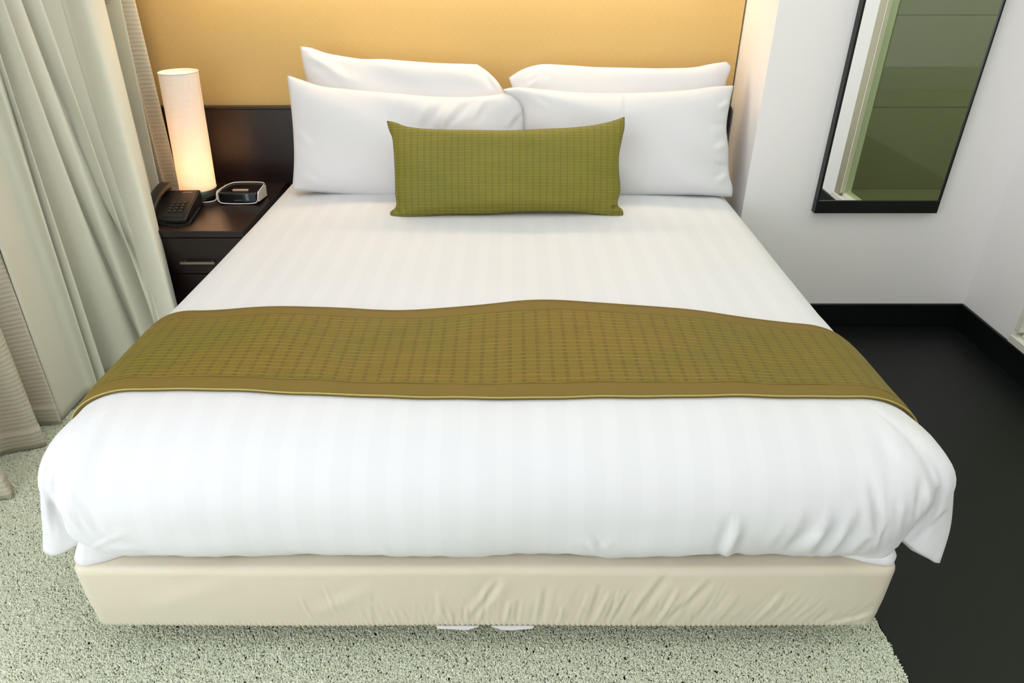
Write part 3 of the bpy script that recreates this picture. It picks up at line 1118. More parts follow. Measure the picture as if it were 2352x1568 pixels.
def make_runner():
    nq = 320; nw = 60
    ys = np.linspace(1.20, 1.75, 45)
    secs = []
    for y in ys:
        s = section(y)
        # resample by arc length measured from x = 0 outwards
        d = np.r_[0, np.cumsum(np.linalg.norm(np.diff(s, axis=0), axis=1))]
        k0 = np.interp(0, s[:, 0][(s[:, 0] > -0.5) & (s[:, 0] < 0.5)], d[(s[:, 0] > -0.5) & (s[:, 0] < 0.5)])
        secs.append((d - k0, s))
    q0, q1 = -1.17, 1.09
    qs = np.linspace(q0, q1, nq)
    G = np.zeros((len(ys), nq, 3))
    for k, (d, s) in enumerate(secs):
        for c in range(3): G[k, :, c] = np.interp(qs, d, s[:, c])
    Y0 = np.interp(qs, [x for x, _ in XNEAR], [y for _, y in XNEAR])
    Y1 = np.interp(qs, [x for x, _ in XFAR], [y for _, y in XFAR])
    Y0 = np.convolve(np.pad(Y0, 12, 'edge'), np.ones(25) / 25, 'valid'); Y1 = np.convolve(np.pad(Y1, 12, 'edge'), np.ones(25) / 25, 'valid')
    Y0 = Y0 + 0.0008 * np.sin(qs * 40)
    ws = np.linspace(0, 1, nw)
    P = np.zeros((nq, nw, 3)); UV = np.zeros((nq, nw, 2))
    for i in range(nq):
        yy = Y0[i] + (Y1[i] - Y0[i]) * ws
        for c in range(3): P[i, :, c] = np.interp(yy, ys, G[:, i, c])
        P[i, :, 1] = yy
        UV[i, :, 0] = qs[i] + 5; UV[i, :, 1] = ws * 0.40
    du = np.gradient(P, axis=0); dw = np.gradient(P, axis=1)
    N = np.cross(du, dw); N /= np.linalg.norm(N, axis=2)[:, :, None]
    wave = 0.0012 * np.sin(qs * 26 + 1.0)[:, None] * np.sin(ws * 7)[None, :]
    top = P + N * (0.009 + wave + 0.004 * sstep(0, 0.06, ws)[None, :] * sstep(0, 0.06, 1 - ws)[None, :] )[..., None]
    bot = P + N * 0.0015
    b0, b1 = 0.118, 0.872        # limits of the borders across the width
    i0 = int(round(b0 * (nw - 1))); i1 = int(round(b1 * (nw - 1)))

    def strip(name, j0, j1, mat, raise_=0.0, parent=None, edge_lo=False, edge_hi=False):
        w = j1 - j0 + 1
        A = top[:, j0:j1 + 1] + N[:, j0:j1 + 1] * raise_
        Bm = bot[:, j0:j1 + 1]
        vs = np.concatenate([A.reshape(-1, 3), Bm.reshape(-1, 3)])
        uv = np.concatenate([UV[:, j0:j1 + 1].reshape(-1, 2)] * 2)
        fs = grid_faces(nq, w) + grid_faces(nq, w, nq * w, True)
        off = nq * w
        for i in range(nq - 1):
            for (j, fl) in ((0, False), (w - 1, True)):
                a, b = i * w + j, (i + 1) * w + j
                f = (a, off + a, off + b, b)
                fs.append(f[::-1] if fl else f)
        for i in (0, nq - 1):
            for j in range(w - 1):
                a, b = i * w + j, i * w + j + 1
                fs.append((a, b, off + b, off + a))
        return mesh_obj(name, vs, fs, mat, parent, uv=uv)

    q = strip('bed_runner', i0, i1, M['quilt'], 0.0)
    tag(q, 'olive gold quilted bed runner with plain borders across the white duvet', 'bed runner')
    strip('border', 0, i0, M['border'], -0.001, q)
    strip('border', i1, nw - 1, M['border'], -0.001, q)
    # corded piping along the near edge
    path = (top[:, 0] + bot[:, 0]) / 2 + N[:, 0] * 0.003 + np.array([0, -0.001, 0])
    v, f = tube(path, 0.0018, 7)
    mesh_obj('piping', v, f, M['piping'], q)
    path = (top[:, -1] + bot[:, -1]) / 2 + N[:, -1] * 0.002
    v, f = tube(path, 0.0025, 7)
    mesh_obj('piping', v, f, M['border'], q, uv=np.zeros((len(v), 2)))


make_runner()


# ------------------------------------------------------------------ pillows
def coons(Bt, Tp, Lf, Rt, na, nb):
    """boundary curves in local 2d: bottom/top run left to right, left/right run bottom to top"""
    B = catmull(Bt, na); T = catmull(Tp, na); L = catmull(Lf, nb); R = catmull(Rt, nb)
    s = np.linspace(0, 1, na)[:, None, None]; t = np.linspace(0, 1, nb)[None, :, None]
    P = (1 - t) * B[:, None] + t * T[:, None] + (1 - s) * L[None] + s * R[None] \
        - ((1 - s) * (1 - t) * B[0] + s * (1 - t) * B[-1] + (1 - s) * t * T[0] + s * t * T[-1])
    return P


def pillow(name, yb, zb, tilt, outline, thick, mat, folds=(), na=150, nb=80, back=0.6, k=0.42, seed=0, seam=True):
    """outline: dict of picture-point lists for the bottom, top, left and right edges, measured on the leaning plane"""
    n = np.array([0, -math.cos(tilt), math.sin(tilt)])
    hup = np.array([0, math.sin(tilt), math.cos(tilt)])
    p0 = np.array([0, yb, zb])
    def loc(p):
        q = onplane(p[0], p[1], p0, n) - p0
        return (q[0], np.dot(q, hup))
    e = {s: [loc(p) for p in outline[s]] for s in 'BTLR'}
    P = coons(e['B'], e['T'], e['L'], e['R'], na, nb)
    a = np.linspace(-1, 1, na)[:, None]; b = np.linspace(-1, 1, nb)[None, :]
    prof = ((1 - np.abs(a) ** 2.6) * (1 - np.abs(b) ** 2.2)) ** k
    P3 = p0 + P[..., 0:1] * np.array([1, 0, 0]) + P[..., 1:2] * hup
    r = np.random.RandomState(seed)
    bump = np.zeros_like(prof)
    for _ in range(7):
        fx, fy, ph, am = r.uniform(1, 5), r.uniform(1, 4), r.uniform(0, 6.28), r.uniform(0.0006, 0.002)
        bump = bump + am * np.sin(fx * a * 2 + fy * b * 2 + ph)
    front = P3 + n * (prof * thick * (1 - back) + bump * np.minimum(prof * 2, 1))[..., None]
    u, v = pix(front)
    if folds:
        front = front + n * (seg_disp(u, v, folds) * np.minimum(prof * 4, 1))[..., None]
    rear = P3 - n * (prof * thick * back)[..., None]
    vs = np.concatenate([front.reshape(-1, 3), rear.reshape(-1, 3)])
    uv1 = np.stack([P[..., 0], P[..., 1]], -1).reshape(-1, 2)
    uv = np.concatenate([uv1, uv1])
    fs = grid_faces(na, nb)
    off = na * nb
    fs2 = grid_faces(na, nb, off, True)
    # weld the rim
    remap = np.arange(2 * na * nb)
    for i in range(na):
        for j in (0, nb - 1): remap[off + i * nb + j] = i * nb + j
    for j in range(nb):
        for i in (0, na - 1): remap[off + i * nb + j] = i * nb + j
    fs2 = [tuple(remap[list(f)]) for f in fs2]
    o = mesh_obj(name, vs, fs + fs2, mat, uv=uv)
    if seam:
        rim = np.concatenate([front[:, 0], front[-1, 1:], front[::-1, -1][1:], front[0, ::-1][1:-1]])
        v_, f_ = tube(rim, 0.0011, 6, closed=True)
        mesh_obj('seam', v_, f_, mat, o, uv=np.zeros((len(v_), 2)))
    return o


R_ = math.radians
# rear pair
o = pillow('pillow', 2.80, 0.66, R_(13), dict(
    B=[(712, 420), (900, 430), (1170, 430)],
    T=[(690, 107), (712, 110), (745, 121), (790, 130), (835, 136), (880, 136), (930, 140), (1000, 145), (1060, 147), (1096, 148)],
    L=[(712, 420), (712, 300), (706, 190), (697, 150), (690, 107)],
    R=[(1170, 430), (1168, 320), (1164, 230), (1148, 195), (1120, 165), (1096, 148)]), 0.17, M['cotton'],
    folds=[(700, 125, 800, 175, 10, 0.006), (700, 160, 830, 190, 12, 0.005), (1100, 155, 1135, 205, 8, -0.006), (1120, 165, 1150, 210, 6, 0.005), (720, 150, 790, 200, 10, -0.005)], seed=1)
tag(o, 'white pillow standing at the back left against the gold wall panel', 'pillow', 'white bed pillows')
o = pillow('pillow', 2.80, 0.66, R_(13), dict(
    B=[(1185, 430), (1400, 430), (1660, 420)],
    T=[(1169, 179), (1200, 160), (1232, 150), (1300, 150), (1360, 154), (1440, 156), (1540, 157), (1600, 154), (1640, 146), (1668, 142)],
    L=[(1185, 430), (1188, 320), (1184, 230), (1176, 197), (1169, 179)],
    R=[(1660, 420), (1662, 320), (1662, 220), (1668, 185), (1677, 152), (1668, 142)]), 0.17, M['cotton'],
    folds=[(1190, 210, 1260, 180, 9, 0.005), (1200, 190, 1240, 165, 7, 0.004), (1220, 205, 1250, 180, 6, -0.004), (1640, 150, 1660, 200, 8, 0.004)], seed=2)
tag(o, 'white pillow standing at the back right beside the white return wall', 'pillow', 'white bed pillows')
# front pair
o = pillow('pillow', 2.66, 0.63, R_(19), dict(
    B=[(672, 436), (740, 441), (820, 450), (905, 458), (1050, 458), (1200, 452)],
    T=[(660, 173), (690, 183), (730, 196), (800, 205), (900, 214), (1000, 222), (1100, 222), (1160, 214), (1198, 204)],
    L=[(672, 436), (676, 370), (674, 300), (668, 235), (660, 173)],
    R=[(1200, 452), (1206, 370), (1207, 300), (1204, 245), (1198, 204)]), 0.19, M['cotton'],
    folds=[(985, 235, 960, 290, 9, 0.006), (1020, 232, 975, 300, 8, -0.005), (1060, 228, 1010, 295, 9, 0.006), (1085, 228, 1040, 285, 7, -0.004),
           (1115, 225, 1080, 280, 8, 0.005), (1165, 225, 1185, 280, 7, 0.004), (905, 225, 900, 270, 8, 0.004), (690, 400, 740, 430, 9, 0.003),
           (680, 300, 720, 340, 9, 0.003), (1195, 250, 1160, 295, 7, 0.005)], seed=3)
tag(o, 'white pillow at the front left, left half behind the green cushion', 'pillow', 'white bed pillows')
o = pillow('pillow', 2.645, 0.63, R_(19), dict(
    B=[(1204, 452), (1300, 455), (1420, 452), (1520, 448), (1600, 447), (1680, 451)],
    T=[(1153, 206), (1180, 201), (1240, 205), (1320, 212), (1400, 214), (1500, 212), (1580, 207), (1640, 199), (1684, 197)],
    L=[(1204, 452), (1206, 370), (1204, 300), (1198, 245), (1153, 206)],
    R=[(1680, 451), (1682, 440), (1674, 400), (1672, 340), (1668, 290), (1675, 240), (1684, 197)]), 0.19, M['cotton'],
    folds=[(1650, 250, 1675, 235, 7, 0.005), (1640, 345, 1672, 330, 8, 0.005), (1640, 375, 1672, 385, 8, -0.004), (1645, 420, 1675, 400, 8, 0.005),
           (1630, 300, 1668, 300, 9, 0.004), (1425, 215, 1430, 260, 6, 0.005), (1210, 220, 1260, 250, 9, 0.003)], seed=4)
tag(o, 'white pillow at the front right, right half behind the green cushion', 'pillow', 'white bed pillows')

# green bolster cushion
o = pillow('cushion', 2.40, 0.635, R_(24), dict(
    B=[(898, 497), (925, 500), (960, 498), (1010, 494), (1110, 492), (1200, 487), (1300, 487), (1350, 490), (1395, 497), (1430, 503)],
    T=[(889, 278), (905, 281), (930, 290), (960, 295), (1020, 298), (1100, 299), (1160, 300), (1240, 297), (1320, 293), (1370, 287), (1405, 279), (1434, 269)],
    L=[(898, 497), (897, 488), (908, 478), (908, 440), (907, 390), (904, 340), (901, 315), (894, 298), (889, 278)],
    R=[(1430, 503), (1430, 484), (1419, 472), (1424, 440), (1421, 390), (1421, 360), (1428, 320), (1434, 290), (1434, 269)]), 0.17, M['quilt2'],
    folds=[(905, 482, 922, 492, 5, -0.008), (900, 490, 935, 490, 6, 0.006), (1400, 478, 1425, 474, 4, -0.008), (1405, 485, 1428, 480, 5, 0.006), (1395, 488, 1425, 494, 5, -0.005)],
    seed=5, na=190, nb=100)
tag(o, 'long olive green quilted cushion leaning in front of the white pillows', 'cushion')


# ------------------------------------------------------------------ curtains
def line3(p1, x1, p2, x2):
    """a fold line in space from two picture points with their distances from the left wall side"""
    A = atx(p1[0], p1[1], x1); B = atx(p2[0], p2[1], x2)
    return A, B


def line_at(L, z):
    A, B = L
    t = (z - A[2]) / (B[2] - A[2])
    t = max(-0.6, min(2.2, t))
    return (A + (B - A) * t)[:2]


def curtain(name, lines, valleys, zs, mat, thick=0.002, sub=10, hemz=0.012, foldpow=1.0, parent=None):
    rows = []
    for z in zs:
        ctrl = []
        for k, L in enumerate(lines):
            ctrl.append(line_at(L, z))
            if k < len(lines) - 1 and valleys[k] is not None:
                a = line_at(L, z); b = line_at(lines[k + 1], z)
                if len(valleys[k]) == 4:      # the cloth turns back sharply behind this fold before going on
                    ctrl.append(a + np.array(valleys[k][2:]))
                f, dep = valleys[k][:2]
                dep = min(dep, 0.55 * float(np.linalg.norm(b - a)) + 0.008)
                m = a * (1 - f) + b * f
                dd = (b - a) / (np.linalg.norm(b - a) + 1e-9)
                ctrl.append(m + np.array([-dd[1], dd[0]]) * dep * 1.7)
        ctrl = np.array(ctrl)
        rows.append(catmull2(ctrl, sub))
    n = len(rows[0])
    R = np.array(rows)
    V = np.concatenate([np.c_[R[i], np.full(n, z)] for i, z in enumerate(zs)])
    arc = np.r_[0, np.cumsum(np.linalg.norm(np.diff(R[0], axis=0), axis=1))]
    UV = np.concatenate([np.c_[arc, np.full(n, z)] for z in zs])
    fs = grid_faces(len(zs), n)
    o = mesh_obj(name, V, fs, mat, parent, uv=UV)
    m = o.modifiers.new('thickness', 'SOLIDIFY'); m.thickness = thick; m.offset = 0
    return o


def catmull2(c, sub):
    """uniform catmull-rom through control points, fixed number of samples per span"""
    P = np.vstack([2 * c[0] - c[1], c, 2 * c[-1] - c[-2]])
    out = []
    for i in range(1, len(P) - 2):
        for q in range(sub):
            t = q / sub
            p0, p1, p2, p3 = P[i - 1], P[i], P[i + 1], P[i + 2]
            tn = 0.5
            m1 = (p2 - p0) * tn; m2 = (p3 - p1) * tn
            out.append((2 * t**3 - 3 * t**2 + 1) * p1 + (t**3 - 2 * t**2 + t) * m1 + (-2 * t**3 + 3 * t**2) * p2 + (t**3 - t**2) * m2)
    out.append(c[-1])
    return np.array(out)


zs = np.concatenate([np.linspace(0.012, 0.4, 14), np.linspace(0.45, 2.42, 34)])
E0 = (np.array([-1.60, 2.02, 0.0]), np.array([-1.62, 2.03, 1.2]))
lines = [
    (atz(143, 972, 0.0), atx(0, 570, -1.62)),
    line3((184, 761), -1.56, (0, 195), -1.60),
    line3((222, 800), -1.54, (0, 126), -1.58),
    line3((285, 775), -1.50, (8, 0), -1.56),
    line3((320, 755), -1.44, (46, 0), -1.56),
    line3((350, 726), -1.37, (94, 0), -1.53),
    line3((358, 715), -1.34, (184, 0), -1.52),
    line3((392, 682), -1.27, (196, 0), -1.47),
    line3((325, 406), -1.46, (218, 0), -1.50),
    line3((348, 451), -1.46, (237, 0), -1.50),
    line3((367, 430), -1.435, (277, 0), -1.46),
]
valleys = [(0.93, 0.03), (0.35, 0.075), (0.35, 0.08), (0.4, 0.05), (0.35, 0.08), (0.4, 0.07), (0.4, 0.04), (0.45, 0.05, -0.075, 0.02), (0.4, 0.05), (0.35, 0.08)]
c_out = curtain('curtain', lines, valleys, zs, M['curtain'])
tag(c_out, 'heavy sage green drape hanging in deep folds beside the nightstand', 'curtain')

# sheer curtain, in front near the camera and again beside the lamp
def vline(p1, z1, dx=0.0, dy=0.0):
    A = atz(p1[0], p1[1], z1)
    return (A, A + np.array([dx, dy, 1.2]))


s_lines = [
    vline((-70, 1180), 0.012), vline((0, 1147), 0.012), (atz(31, 1135, 0.012), atx(0, 1080, -1.56)), vline((-2, 1062), 0.012, -0.02, 0.02), vline((15, 1041), 0.012),
    (atz(90, 1026, 0.012), atz(90, 1026, 0.012) + np.array([-0.01, 0.015, 1.2])),
    (atz(102, 1014, 0.012), atx(0, 753, -1.61)), (np.array([-1.73, 1.95, 0]), np.array([-1.73, 1.93, 1.2])), 
    (atz(92, 975, 0.012) + np.array([-0.01, 0.0, 0]), np.array([-1.70, 1.99, 1.2])), (atz(143, 973, 0.012), atx(8, 600, -1.625)),
]
zs2 = np.concatenate([np.linspace(0.012, 0.4, 16), np.linspace(0.45, 2.42, 30)])
c_sh = curtain('sheer_curtain', s_lines, [None] * (len(s_lines) - 1), zs2, M['sheer'], 0.0012, 9)
tag(c_sh, 'finely striped beige sheer curtain hanging at the left edge nearest the viewer', 'curtain')
# stitched hem band of the sheer
me_h = curtain('hem', s_lines, [None] * (len(s_lines) - 1), np.linspace(0.013, 0.088, 5), M['sheer'], 0.0042, 9, parent=c_sh)

g_lines = [
    (np.array([-1.66, 2.60, 0.0]), np.array([-1.66, 2.60, 1.2])),
    line3((395, 440), -1.49, (296, 0), -1.50),
    line3((410, 425), -1.452, (301, 0), -1.475),
    line3((413, 415), -1.44, (322, 0), -1.44),
]
g_l2 = []
for A, B in g_lines: g_l2.append((A, B))
zs3 = np.linspace(0.02, 2.42, 40)
# side length by the headboard
e1 = line3((398, 420), -1.475, (303, 0), -1.475)
e2 = line3((402, 425), -1.45, (312, 0), -1.44)
gl = [(np.array([-1.60, 2.895, 0.0]), np.array([-1.60, 2.895, 1.2])), (np.array([-1.485, 2.875, 0.0]), np.array([-1.485, 2.875, 1.2])),
      (np.array([-1.50, 2.905, 0.0]), np.array([-1.50, 2.905, 1.2])), (np.array([-1.452, 2.93, 0.0]), np.array([-1.44, 2.93, 1.2])),
      (np.array([-1.50, 2.99, 0.0]), np.array([-1.50, 2.99, 1.2]))]
c_sg = curtain('sheer_curtain', gl, [None] * (len(gl) - 1), zs3, M['sheer'], 0.0012, 9)
tag(c_sg, 'sheer curtain edge glowing orange between the sage drape and the table lamp', 'curtain')

# ------------------------------------------------------------------ nightstand
NX0, NX1, NY0, NY1, NZ = -1.415, -1.000, 2.42, YH - 0.078, 0.55
ns = empty('nightstand', ((NX0 + NX1) / 2, (NY0 + NY1) / 2, 0.0)); tag(ns, 'dark brown wooden nightstand with one metal handled drawer left of bed', 'nightstand')
box('body', (NX0 + 0.004, NY0 + 0.022, 0.06), (NX1 - 0.004, NY1, NZ - 0.0265), M['wood'], ns, 0.002)
box('top', (NX0, NY0, NZ - 0.026), (NX1, NY1 + 0.001, NZ), M['wood'], ns, 0.002)
dr = box('drawer', (NX0 + 0.008, NY0 + 0.004, 0.375), (NX1 - 0.008, NY0 + 0.022, NZ - 0.030), M['wood'], ns, 0.002)
lo = box('door', (NX0 + 0.008, NY0 + 0.004, 0.07), (NX1 - 0.008, NY0 + 0.022, 0.371), M['wood'], ns, 0.002)
hx0, hx1 = aty(418, 600, NY0)[0], -1.125
hz = aty(440, 600, NY0)[2]
hd = box('handle', (hx0, NY0 - 0.020, hz - 0.0045), (hx1, NY0 - 0.010, hz + 0.0045), M['handle'], ns, 0.001)
for xx in (hx0 + 0.012, hx1 - 0.018):
    box('handle_post', (xx, NY0 - 0.011, hz - 0.004), (xx + 0.006, NY0 + 0.0045, hz + 0.004), M['handle'], ns)
for ch in list(ns.children):
    if ch.name.startswith('handle_post') or ch.name.startswith('handle'):
        ch.parent = dr
        ch.location = (0, 0, 0)
box('plinth', (NX0 + 0.02, NY0 + 0.05, 0.0), (NX1 - 0.02, NY1, 0.06), M['black_trim'], ns)

# ------------------------------------------------------------------ lamp
LZ = NZ
lb = atz(463, 452, LZ)
lc = np.array([-1.301, 2.79])
lamp = empty('table_lamp', (lc[0], lc[1], LZ)); tag(lamp, 'lit cylindrical table lamp with cream linen shade on the nightstand', 'lamp')
v, f = lathe([(0, 0), (0.060, 0), (0.062, 0.003), (0.062, 0.012), (0.058, 0.016), (0.0, 0.016)], 48)
mesh_obj('base', v, f, M['black_gloss'], lamp)
v, f = lathe([(0.0, 0.016), (0.066, 0.016), (0.070, 0.019), (0.070, 0.048), (0.066, 0.052), (0, 0.052)], 48)
mesh_obj('collar', v, f, M['grey_metal'], lamp)
SH0, SH1 = 0.045, 0.50
RS = 0.0715
nz_, na_ = 40, 72
vs = []; uv = []
tilt = math.tan(R_(3.6))
for i in range(nz_):
    z = SH0 + (SH1 - SH0) * i / (nz_ - 1)
    for k in range(na_ + 1):
        a = 2 * math.pi * k / na_
        vs.append((RS * math.cos(a) + tilt * (z - SH0), RS * math.sin(a), z)); uv.append((RS * a, z))
fs = []
for i in range(nz_ - 1):
    for k in range(na_):
        b0 = i * (na_ + 1) + k
        fs.append((b0, b0 + 1, b0 + na_ + 2, b0 + na_ + 1))
sh = mesh_obj('lamp_shade', vs, fs, M['shade'], lamp, uv=uv)
sh.modifiers.new('s', 'SOLIDIFY').thickness = 0.0012
for zz in (SH0 + 0.002, SH1 - 0.001):
    ring = [(RS * math.cos(2 * math.pi * k / 60) + tilt * (zz - SH0), RS * math.sin(2 * math.pi * k / 60), zz) for k in range(60)]
    v, f = tube(ring, 0.0018, 6, True)
    mesh_obj('rim', v, f, M['shade'], lamp, uv=np.zeros((len(v), 2)))
v, f = lathe([(0.0, 0.052), (0.014, 0.052), (0.014, 0.085), (0.011, 0.09), (0.0, 0.09)], 20)
mesh_obj('socket', v, f, M['white_plastic'], lamp)
prof = [(0.0, 0.09), (0.012, 0.092), (0.016, 0.11), (0.027, 0.135), (0.029, 0.15), (0.022, 0.168), (0.008, 0.177), (0.0, 0.178)]
v, f = lathe(prof, 24)
v = [(x + 0.006, y, z) for x, y, z in v]
mesh_obj('bulb', v, f, emit('warm_bulb', (1.0, 0.61, 0.31, 1), 680.0), lamp)
pts = catmull([lb[:3] * 0 + np.array([lc[0] + 0.03, lc[1] - 0.06, LZ + 0.003]), atz(478, 464, LZ + 0.003), atz(490, 462, LZ + 0.003), atz(499, 450, LZ + 0.004), atz(506, 438, LZ + 0.004)], 24)
v, f = tube(pts, 0.0026, 8)
mesh_obj('cord', local(lamp, v), f, M['white_plastic'], lamp)

# ------------------------------------------------------------------ telephone
def slab(name, poly, ztop_fn, z0, mat, parent, bevel=0.004):
    """extruded footprint with its own top height at each corner"""
    n = len(poly)
    vs = [(x, y, z0) for x, y in poly] + [(x, y, ztop_fn(x, y)) for x, y in poly]
    fs = [tuple(range(n))[::-1], tuple(range(n, 2 * n))] + [(k, (k + 1) % n, n + (k + 1) % n, n + k) for k in range(n)]
    vs = local(parent, vs) if parent is not None else vs
    o = mesh_obj(name, vs, fs, mat, parent, smooth=False)
    if bevel:
        m = o.modifiers.new('b', 'BEVEL'); m.width = bevel; m.segments = 3; m.limit_method = 'ANGLE'; m.harden_normals = True
        for p in o.data.polygons: p.use_smooth = True
    return o


# oriented frame: origin front-left of the body, e1 to the right, e2 away
pA = atz(366, 497, NZ + 0.02)[:2]     # front left of the keypad deck
pB = atz(424, 505, NZ + 0.02)[:2]     # front right
pC = atz(459, 438, NZ + 0.065)[:2]    # rear right
e1 = pB - pA; Lw = 0.165; 
e2 = pC - pB; Ld = np.linalg.norm(e2); e2 = e2 / Ld
e1 = np.array([e2[1], -e2[0]])        # right-hand perpendicular
PB = pB + e2 * 0.014
Ld = 0.205; WD = 0.160
tel = empty('telephone', (float((PB - e1 * WD / 2 + e2 * Ld / 2)[0]), float((PB - e1 * WD / 2 + e2 * Ld / 2)[1]), NZ))
tag(tel, 'black corded desk telephone with its handset on the nightstand', 'telephone')


def ph(a, b):   # a across from the left (0) to right (WD), b from front to back
    return PB - e1 * (WD - a) + e2 * b


def phz(x, y):
    b = np.dot(np.array([x, y]) - PB, e2)
    return NZ + 0.020 + 0.048 * b / Ld


slab('body', [ph(0, 0), ph(WD, 0), ph(WD, Ld), ph(0, Ld)], phz, NZ, M['black_plastic'], tel, 0.007)
slab('deck', [ph(0.066, 0.012), ph(WD - 0.006, 0.012), ph(WD - 0.006, Ld - 0.010), ph(0.066, Ld - 0.010)], lambda x, y: phz(x, y) + 0.003, NZ + 0.012, M['black_plastic'], tel, 0.002)
kme = None
slope = math.atan2(0.048, Ld)
rotz = math.atan2(e1[1], e1[0])
for r_ in range(4):
    for c_ in range(3):
        p = ph(0.088 + c_ * 0.021, 0.045 + r_ * 0.019)
        if kme is None:
            k0 = box('key', (-0.006, -0.0045, 0), (0.006, 0.0045, 0.003), M['black_plastic'], None, 0.001)
            km = box('key_print', (-0.002, -0.0018, 0.0031), (0.002, 0.0018, 0.0035), M['grey_key'], None)
            kme = (k0, km)
            kk_, kq = k0, km
        else:
            kk_ = kme[0].copy(); kq = kme[1].copy(); COL.objects.link(kk_); COL.objects.link(kq)
        kk_.parent = tel; kq.parent = kk_
        kk_.location = (p[0] - tel.location[0], p[1] - tel.location[1], phz(*p) + 0.003 - NZ)
        kk_.rotation_euler = (slope, 0, rotz)
p = ph(0.118, Ld - 0.028)
nm = box('name_plate', (-0.019, -0.002, 0), (0.019, 0.002, 0.0012), M['grey_key'], None); nm.parent = tel
nm.location = (p[0] - tel.location[0], p[1] - tel.location[1], phz(*p) + 0.003 - NZ); nm.rotation_euler = (slope, 0, rotz)
# handset lying along the left side
hs = []
NHS = 28
sec = []
for k in range(NHS):
    t = k / (NHS - 1)
    b = -0.012 + (Ld + 0.022) * t
    arch = math.sin(math.pi * t)
    p = ph(0.026, b)
    base = NZ + 0.022 + 0.048 * max(0, min(1, b / Ld))
    zc = base + 0.010 + 0.022 * arch
    hh = 0.018 - 0.007 * arch if 0 < k < NHS - 1 else 0.008
    ww = (0.025 - 0.003 * arch) if 0 < k < NHS - 1 else 0.014
    sec.append((p, zc, ww, hh))
vs = []
NS = 16
for (p, zc, ww, hh) in sec:
    for q in range(NS):
        a = 2 * math.pi * q / NS
        ca, sa = math.cos(a), math.sin(a)
        ca = math.copysign(abs(ca) ** 0.6, ca); sa = math.copysign(abs(sa) ** 0.6, sa)
        pp = p + e1 * ww * ca
        vs.append((pp[0], pp[1], zc + hh * sa))
fs = []
for i in range(NHS - 1):
    for q in range(NS):
        fs.append((i * NS + q, i * NS + (q + 1) % NS, (i + 1) * NS + (q + 1) % NS, (i + 1) * NS + q))
fs.append(tuple(range(NS))[::-1]); fs.append(tuple((NHS - 1) * NS + q for q in range(NS)))
mesh_obj('handset', local(tel, vs), fs, M['black_plastic'], tel)
# coiled cord in front
cpath = catmull([atz(a_, b_ + 8, NZ + 0.0065) for a_, b_ in [(350, 497), (366, 503), (388, 508), (412, 510), (431, 506), (443, 493), (456, 474), (463, 458)]], 900)
_unused = ([atz(352, 494, NZ + 0.012), atz(365, 499, NZ + 0.008), atz(385, 505, NZ + 0.007), atz(410, 509, NZ + 0.007), atz(428, 507, NZ + 0.007), atz(440, 496, NZ + 0.007), atz(455, 478, NZ + 0.006), atz(462, 462, NZ + 0.006)])
T = np.gradient(cpath, axis=0); T /= np.linalg.norm(T, axis=1)[:, None]
Uv = np.cross(T, [0, 0, 1.0]); Uv /= np.linalg.norm(Uv, axis=1)[:, None]; Vv = np.cross(T, Uv)
th_ = np.linspace(0, 2 * math.pi * 44, 900)
rr = 0.0048 * np.ones(900)
hel = cpath + rr[:, None] * (np.cos(th_)[:, None] * Uv + np.sin(th_)[:, None] * Vv)
hel = hel[:760]
v, f = tube(hel, 0.0013, 5)
mesh_obj('coiled_cord', local(tel, v), f, M['black_cord'], tel)

# ------------------------------------------------------------------ clock radio
def rprism(name, x0, x1, prof, mat, parent, bevel=0.0, rot=0.0, piv=None):
    """profile in (y, z) extruded along x"""
    n = len(prof)
    vs = [(x0, y, z) for y, z in prof] + [(x1, y, z) for y, z in prof]
    fs = [tuple(range(n)), tuple(range(n, 2 * n))[::-1]] + [(k, n + k, n + (k + 1) % n, (k + 1) % n) for k in range(n)]
    o = mesh_obj(name, local(parent, vs), fs, mat, parent, smooth=False)
    if bevel:
        m = o.modifiers.new('b', 'BEVEL'); m.width = bevel; m.segments = 4; m.limit_method = 'ANGLE'; m.harden_normals = True
        for p in o.data.polygons: p.use_smooth = True
    return o


fl = atz(508, 470, NZ); fr = atz(588, 470, NZ)
yF = fl[1]
CX0, CX1 = fl[0] - 0.012, fr[0] + 0.014
CY0, CY1 = yF, min(yF + 0.135, NY1 - 0.01)
CT = NZ + 0.052
ck = empty('clock_radio', ((CX0 + CX1) / 2, (CY0 + CY1) / 2, NZ)); tag(ck, 'low black clock radio with white edge band on the nightstand', 'clock radio')
box('body', (CX0 + 0.004, CY0 + 0.006, NZ + 0.003), (CX1 - 0.004, CY1 - 0.004, CT - 0.003), M['black_gloss'], ck, 0.008, 4)


def rrect(x0, x1, z0, z1, r0, r1, n=8):
    pts = []
    for (cx, cz, a0, r) in [(x1 - r0, z0 + r0, -90, r0), (x1 - r1, z1 - r1, 0, r1), (x0 + r1, z1 - r1, 90, r1), (x0 + r0, z0 + r0, 180, r0)]:
        for k in range(n + 1):
            a = math.radians(a0 + 90 * k / n)
            pts.append((cx + r * math.cos(a), cz + r * math.sin(a)))
    return pts


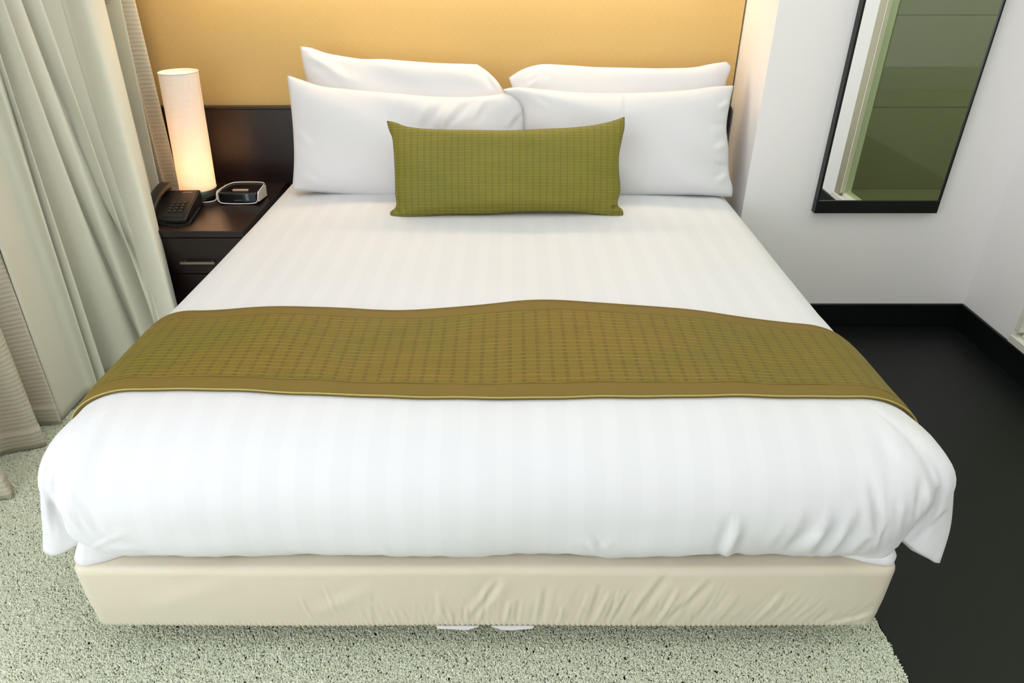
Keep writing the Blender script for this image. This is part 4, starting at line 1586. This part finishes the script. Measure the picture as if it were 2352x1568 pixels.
# white casing: a U-shaped band that wraps bottom and sides and frames the dark top
def band():
    # closed rim loop: front bottom edge, right rear, back top edge, left front
    xi0, xi1 = CX0, CX1
    pts = [(xi0 + 0.016, CY0, NZ + 0.004), (xi1 - 0.016, CY0, NZ + 0.004), (xi1 - 0.004, CY0, NZ + 0.016), (xi1, CY0 + 0.002, NZ + 0.036), (xi1, CY0 + 0.016, CT - 0.001),
           (xi1 - 0.002, CY1 - 0.03, CT), (xi1 - 0.014, CY1 - 0.006, CT), (xi1 - 0.04, CY1, CT), (xi0 + 0.05, CY1, CT), (xi0 + 0.02, CY1 - 0.010, CT), (xi0 + 0.001, CY0 + 0.04, CT),
           (xi0, CY0 + 0.012, CT - 0.002), (xi0, CY0 + 0.002, NZ + 0.036), (xi0 + 0.004, CY0, NZ + 0.016)]
    P = [np.array(q) for q in pts]
    path = []
    for k in range(len(P)):       # rounded polyline: quadratic blends at every corner
        a = (P[k - 1] + P[k]) / 2; c = (P[k] + P[(k + 1) % len(P)]) / 2
        for q in range(10):
            t = q / 10
            path.append((1 - t) ** 2 * a + 2 * t * (1 - t) * P[k] + t * t * c)
    path = np.array(path)
    v, f = tube(path, 0.0022, 8, True)
    mesh_obj('edge_band', local(ck, v), f, M['white_plastic'], ck)


band()
# white side cheeks
for (xa, xb) in ((CX0 - 0.0005, CX0 + 0.004), (CX1 - 0.004, CX1 + 0.0005)):
    rprism('side_panel', xa, xb, [(CY0 + 0.004, NZ + 0.012), (CY1 - 0.030, NZ + 0.004), (CY1 - 0.024, CT - 0.004), (CY0 + 0.014, CT - 0.003)], M['white_plastic'], ck)
xa = CX0 + (CX1 - CX0) * 0.62
box('display', (xa, CY0 + 0.0045, NZ + 0.010), (CX1 - 0.012, CY0 + 0.0065, NZ + 0.044), plain('display_glass', srgb(52, 62, 68), 0.15), ck, 0.001)
box('display_reflection_strip', (xa + 0.012, CY0 + 0.0035, NZ + 0.016), (xa + 0.024, CY0 + 0.0045, NZ + 0.043), plain('reflection_grey', srgb(120, 124, 122), 0.3), ck) .name = 'display_glint'  # pale strip standing in for a reflection on the display glass
box('snooze_bar', (CX0 + (CX1 - CX0) * 0.34, CY0 + 0.030, CT - 0.004), (CX0 + (CX1 - CX0) * 0.72, CY0 + 0.042, CT + 0.001), plain('champagne_button', srgb(206, 188, 160), 0.35, 0.4), ck, 0.0018, 3)
box('trim_line', (CX0 + (CX1 - CX0) * 0.40, CY0 + 0.0042, NZ + 0.016), (xa - 0.002, CY0 + 0.0062, NZ + 0.0175), M['chrome'], ck)
# plug of the dock beside it
pp = atz(493, 452, NZ)
pl = box('power_adapter', (pp[0] - 0.012, pp[1] - 0.006, NZ), (pp[0] + 0.010, pp[1] + 0.03, NZ + 0.018), plain('beige_plastic', srgb(214, 196, 170), 0.4), None, 0.003)
tag(pl, 'small beige power adapter between the lamp foot and the clock radio', 'adapter')

# ------------------------------------------------------------------ wall mirror
fy = YB - 0.034
mA = aty(1870, 490, fy); mB = aty(2152, 490, fy)
mx0, mx1, mz0 = mA[0] + 0.0, mB[0], mA[2]
mz1 = 1.95
mr = empty('wall_mirror', ((mx0 + mx1) / 2, YB, mz0)); tag(mr, 'tall black framed mirror hanging on the white wall', 'mirror')
RW = 0.010
box('frame_rail', (mx0, fy, mz0), (mx1, YB - 0.001, mz0 + 0.052), M['black_trim'], mr, 0.002)
box('frame_rail', (mx0, fy, mz1 - 0.03), (mx1, YB - 0.001, mz1), M['black_trim'], mr, 0.002)
box('frame_stile', (mx0, fy, mz0 + 0.0525), (mx0 + RW, YB - 0.001, mz1 - 0.0305), M['black_trim'], mr, 0.002)
box('frame_stile', (mx1 - RW * 0.7, fy, mz0 + 0.0525), (mx1, YB - 0.001, mz1 - 0.0305), M['black_trim'], mr, 0.002)
box('mirror_glass', (mx0 + RW * 0.8, fy + 0.006, mz0 + 0.05), (mx1 - RW * 0.6, fy + 0.010, mz1 - 0.028), M['mirror'], mr)
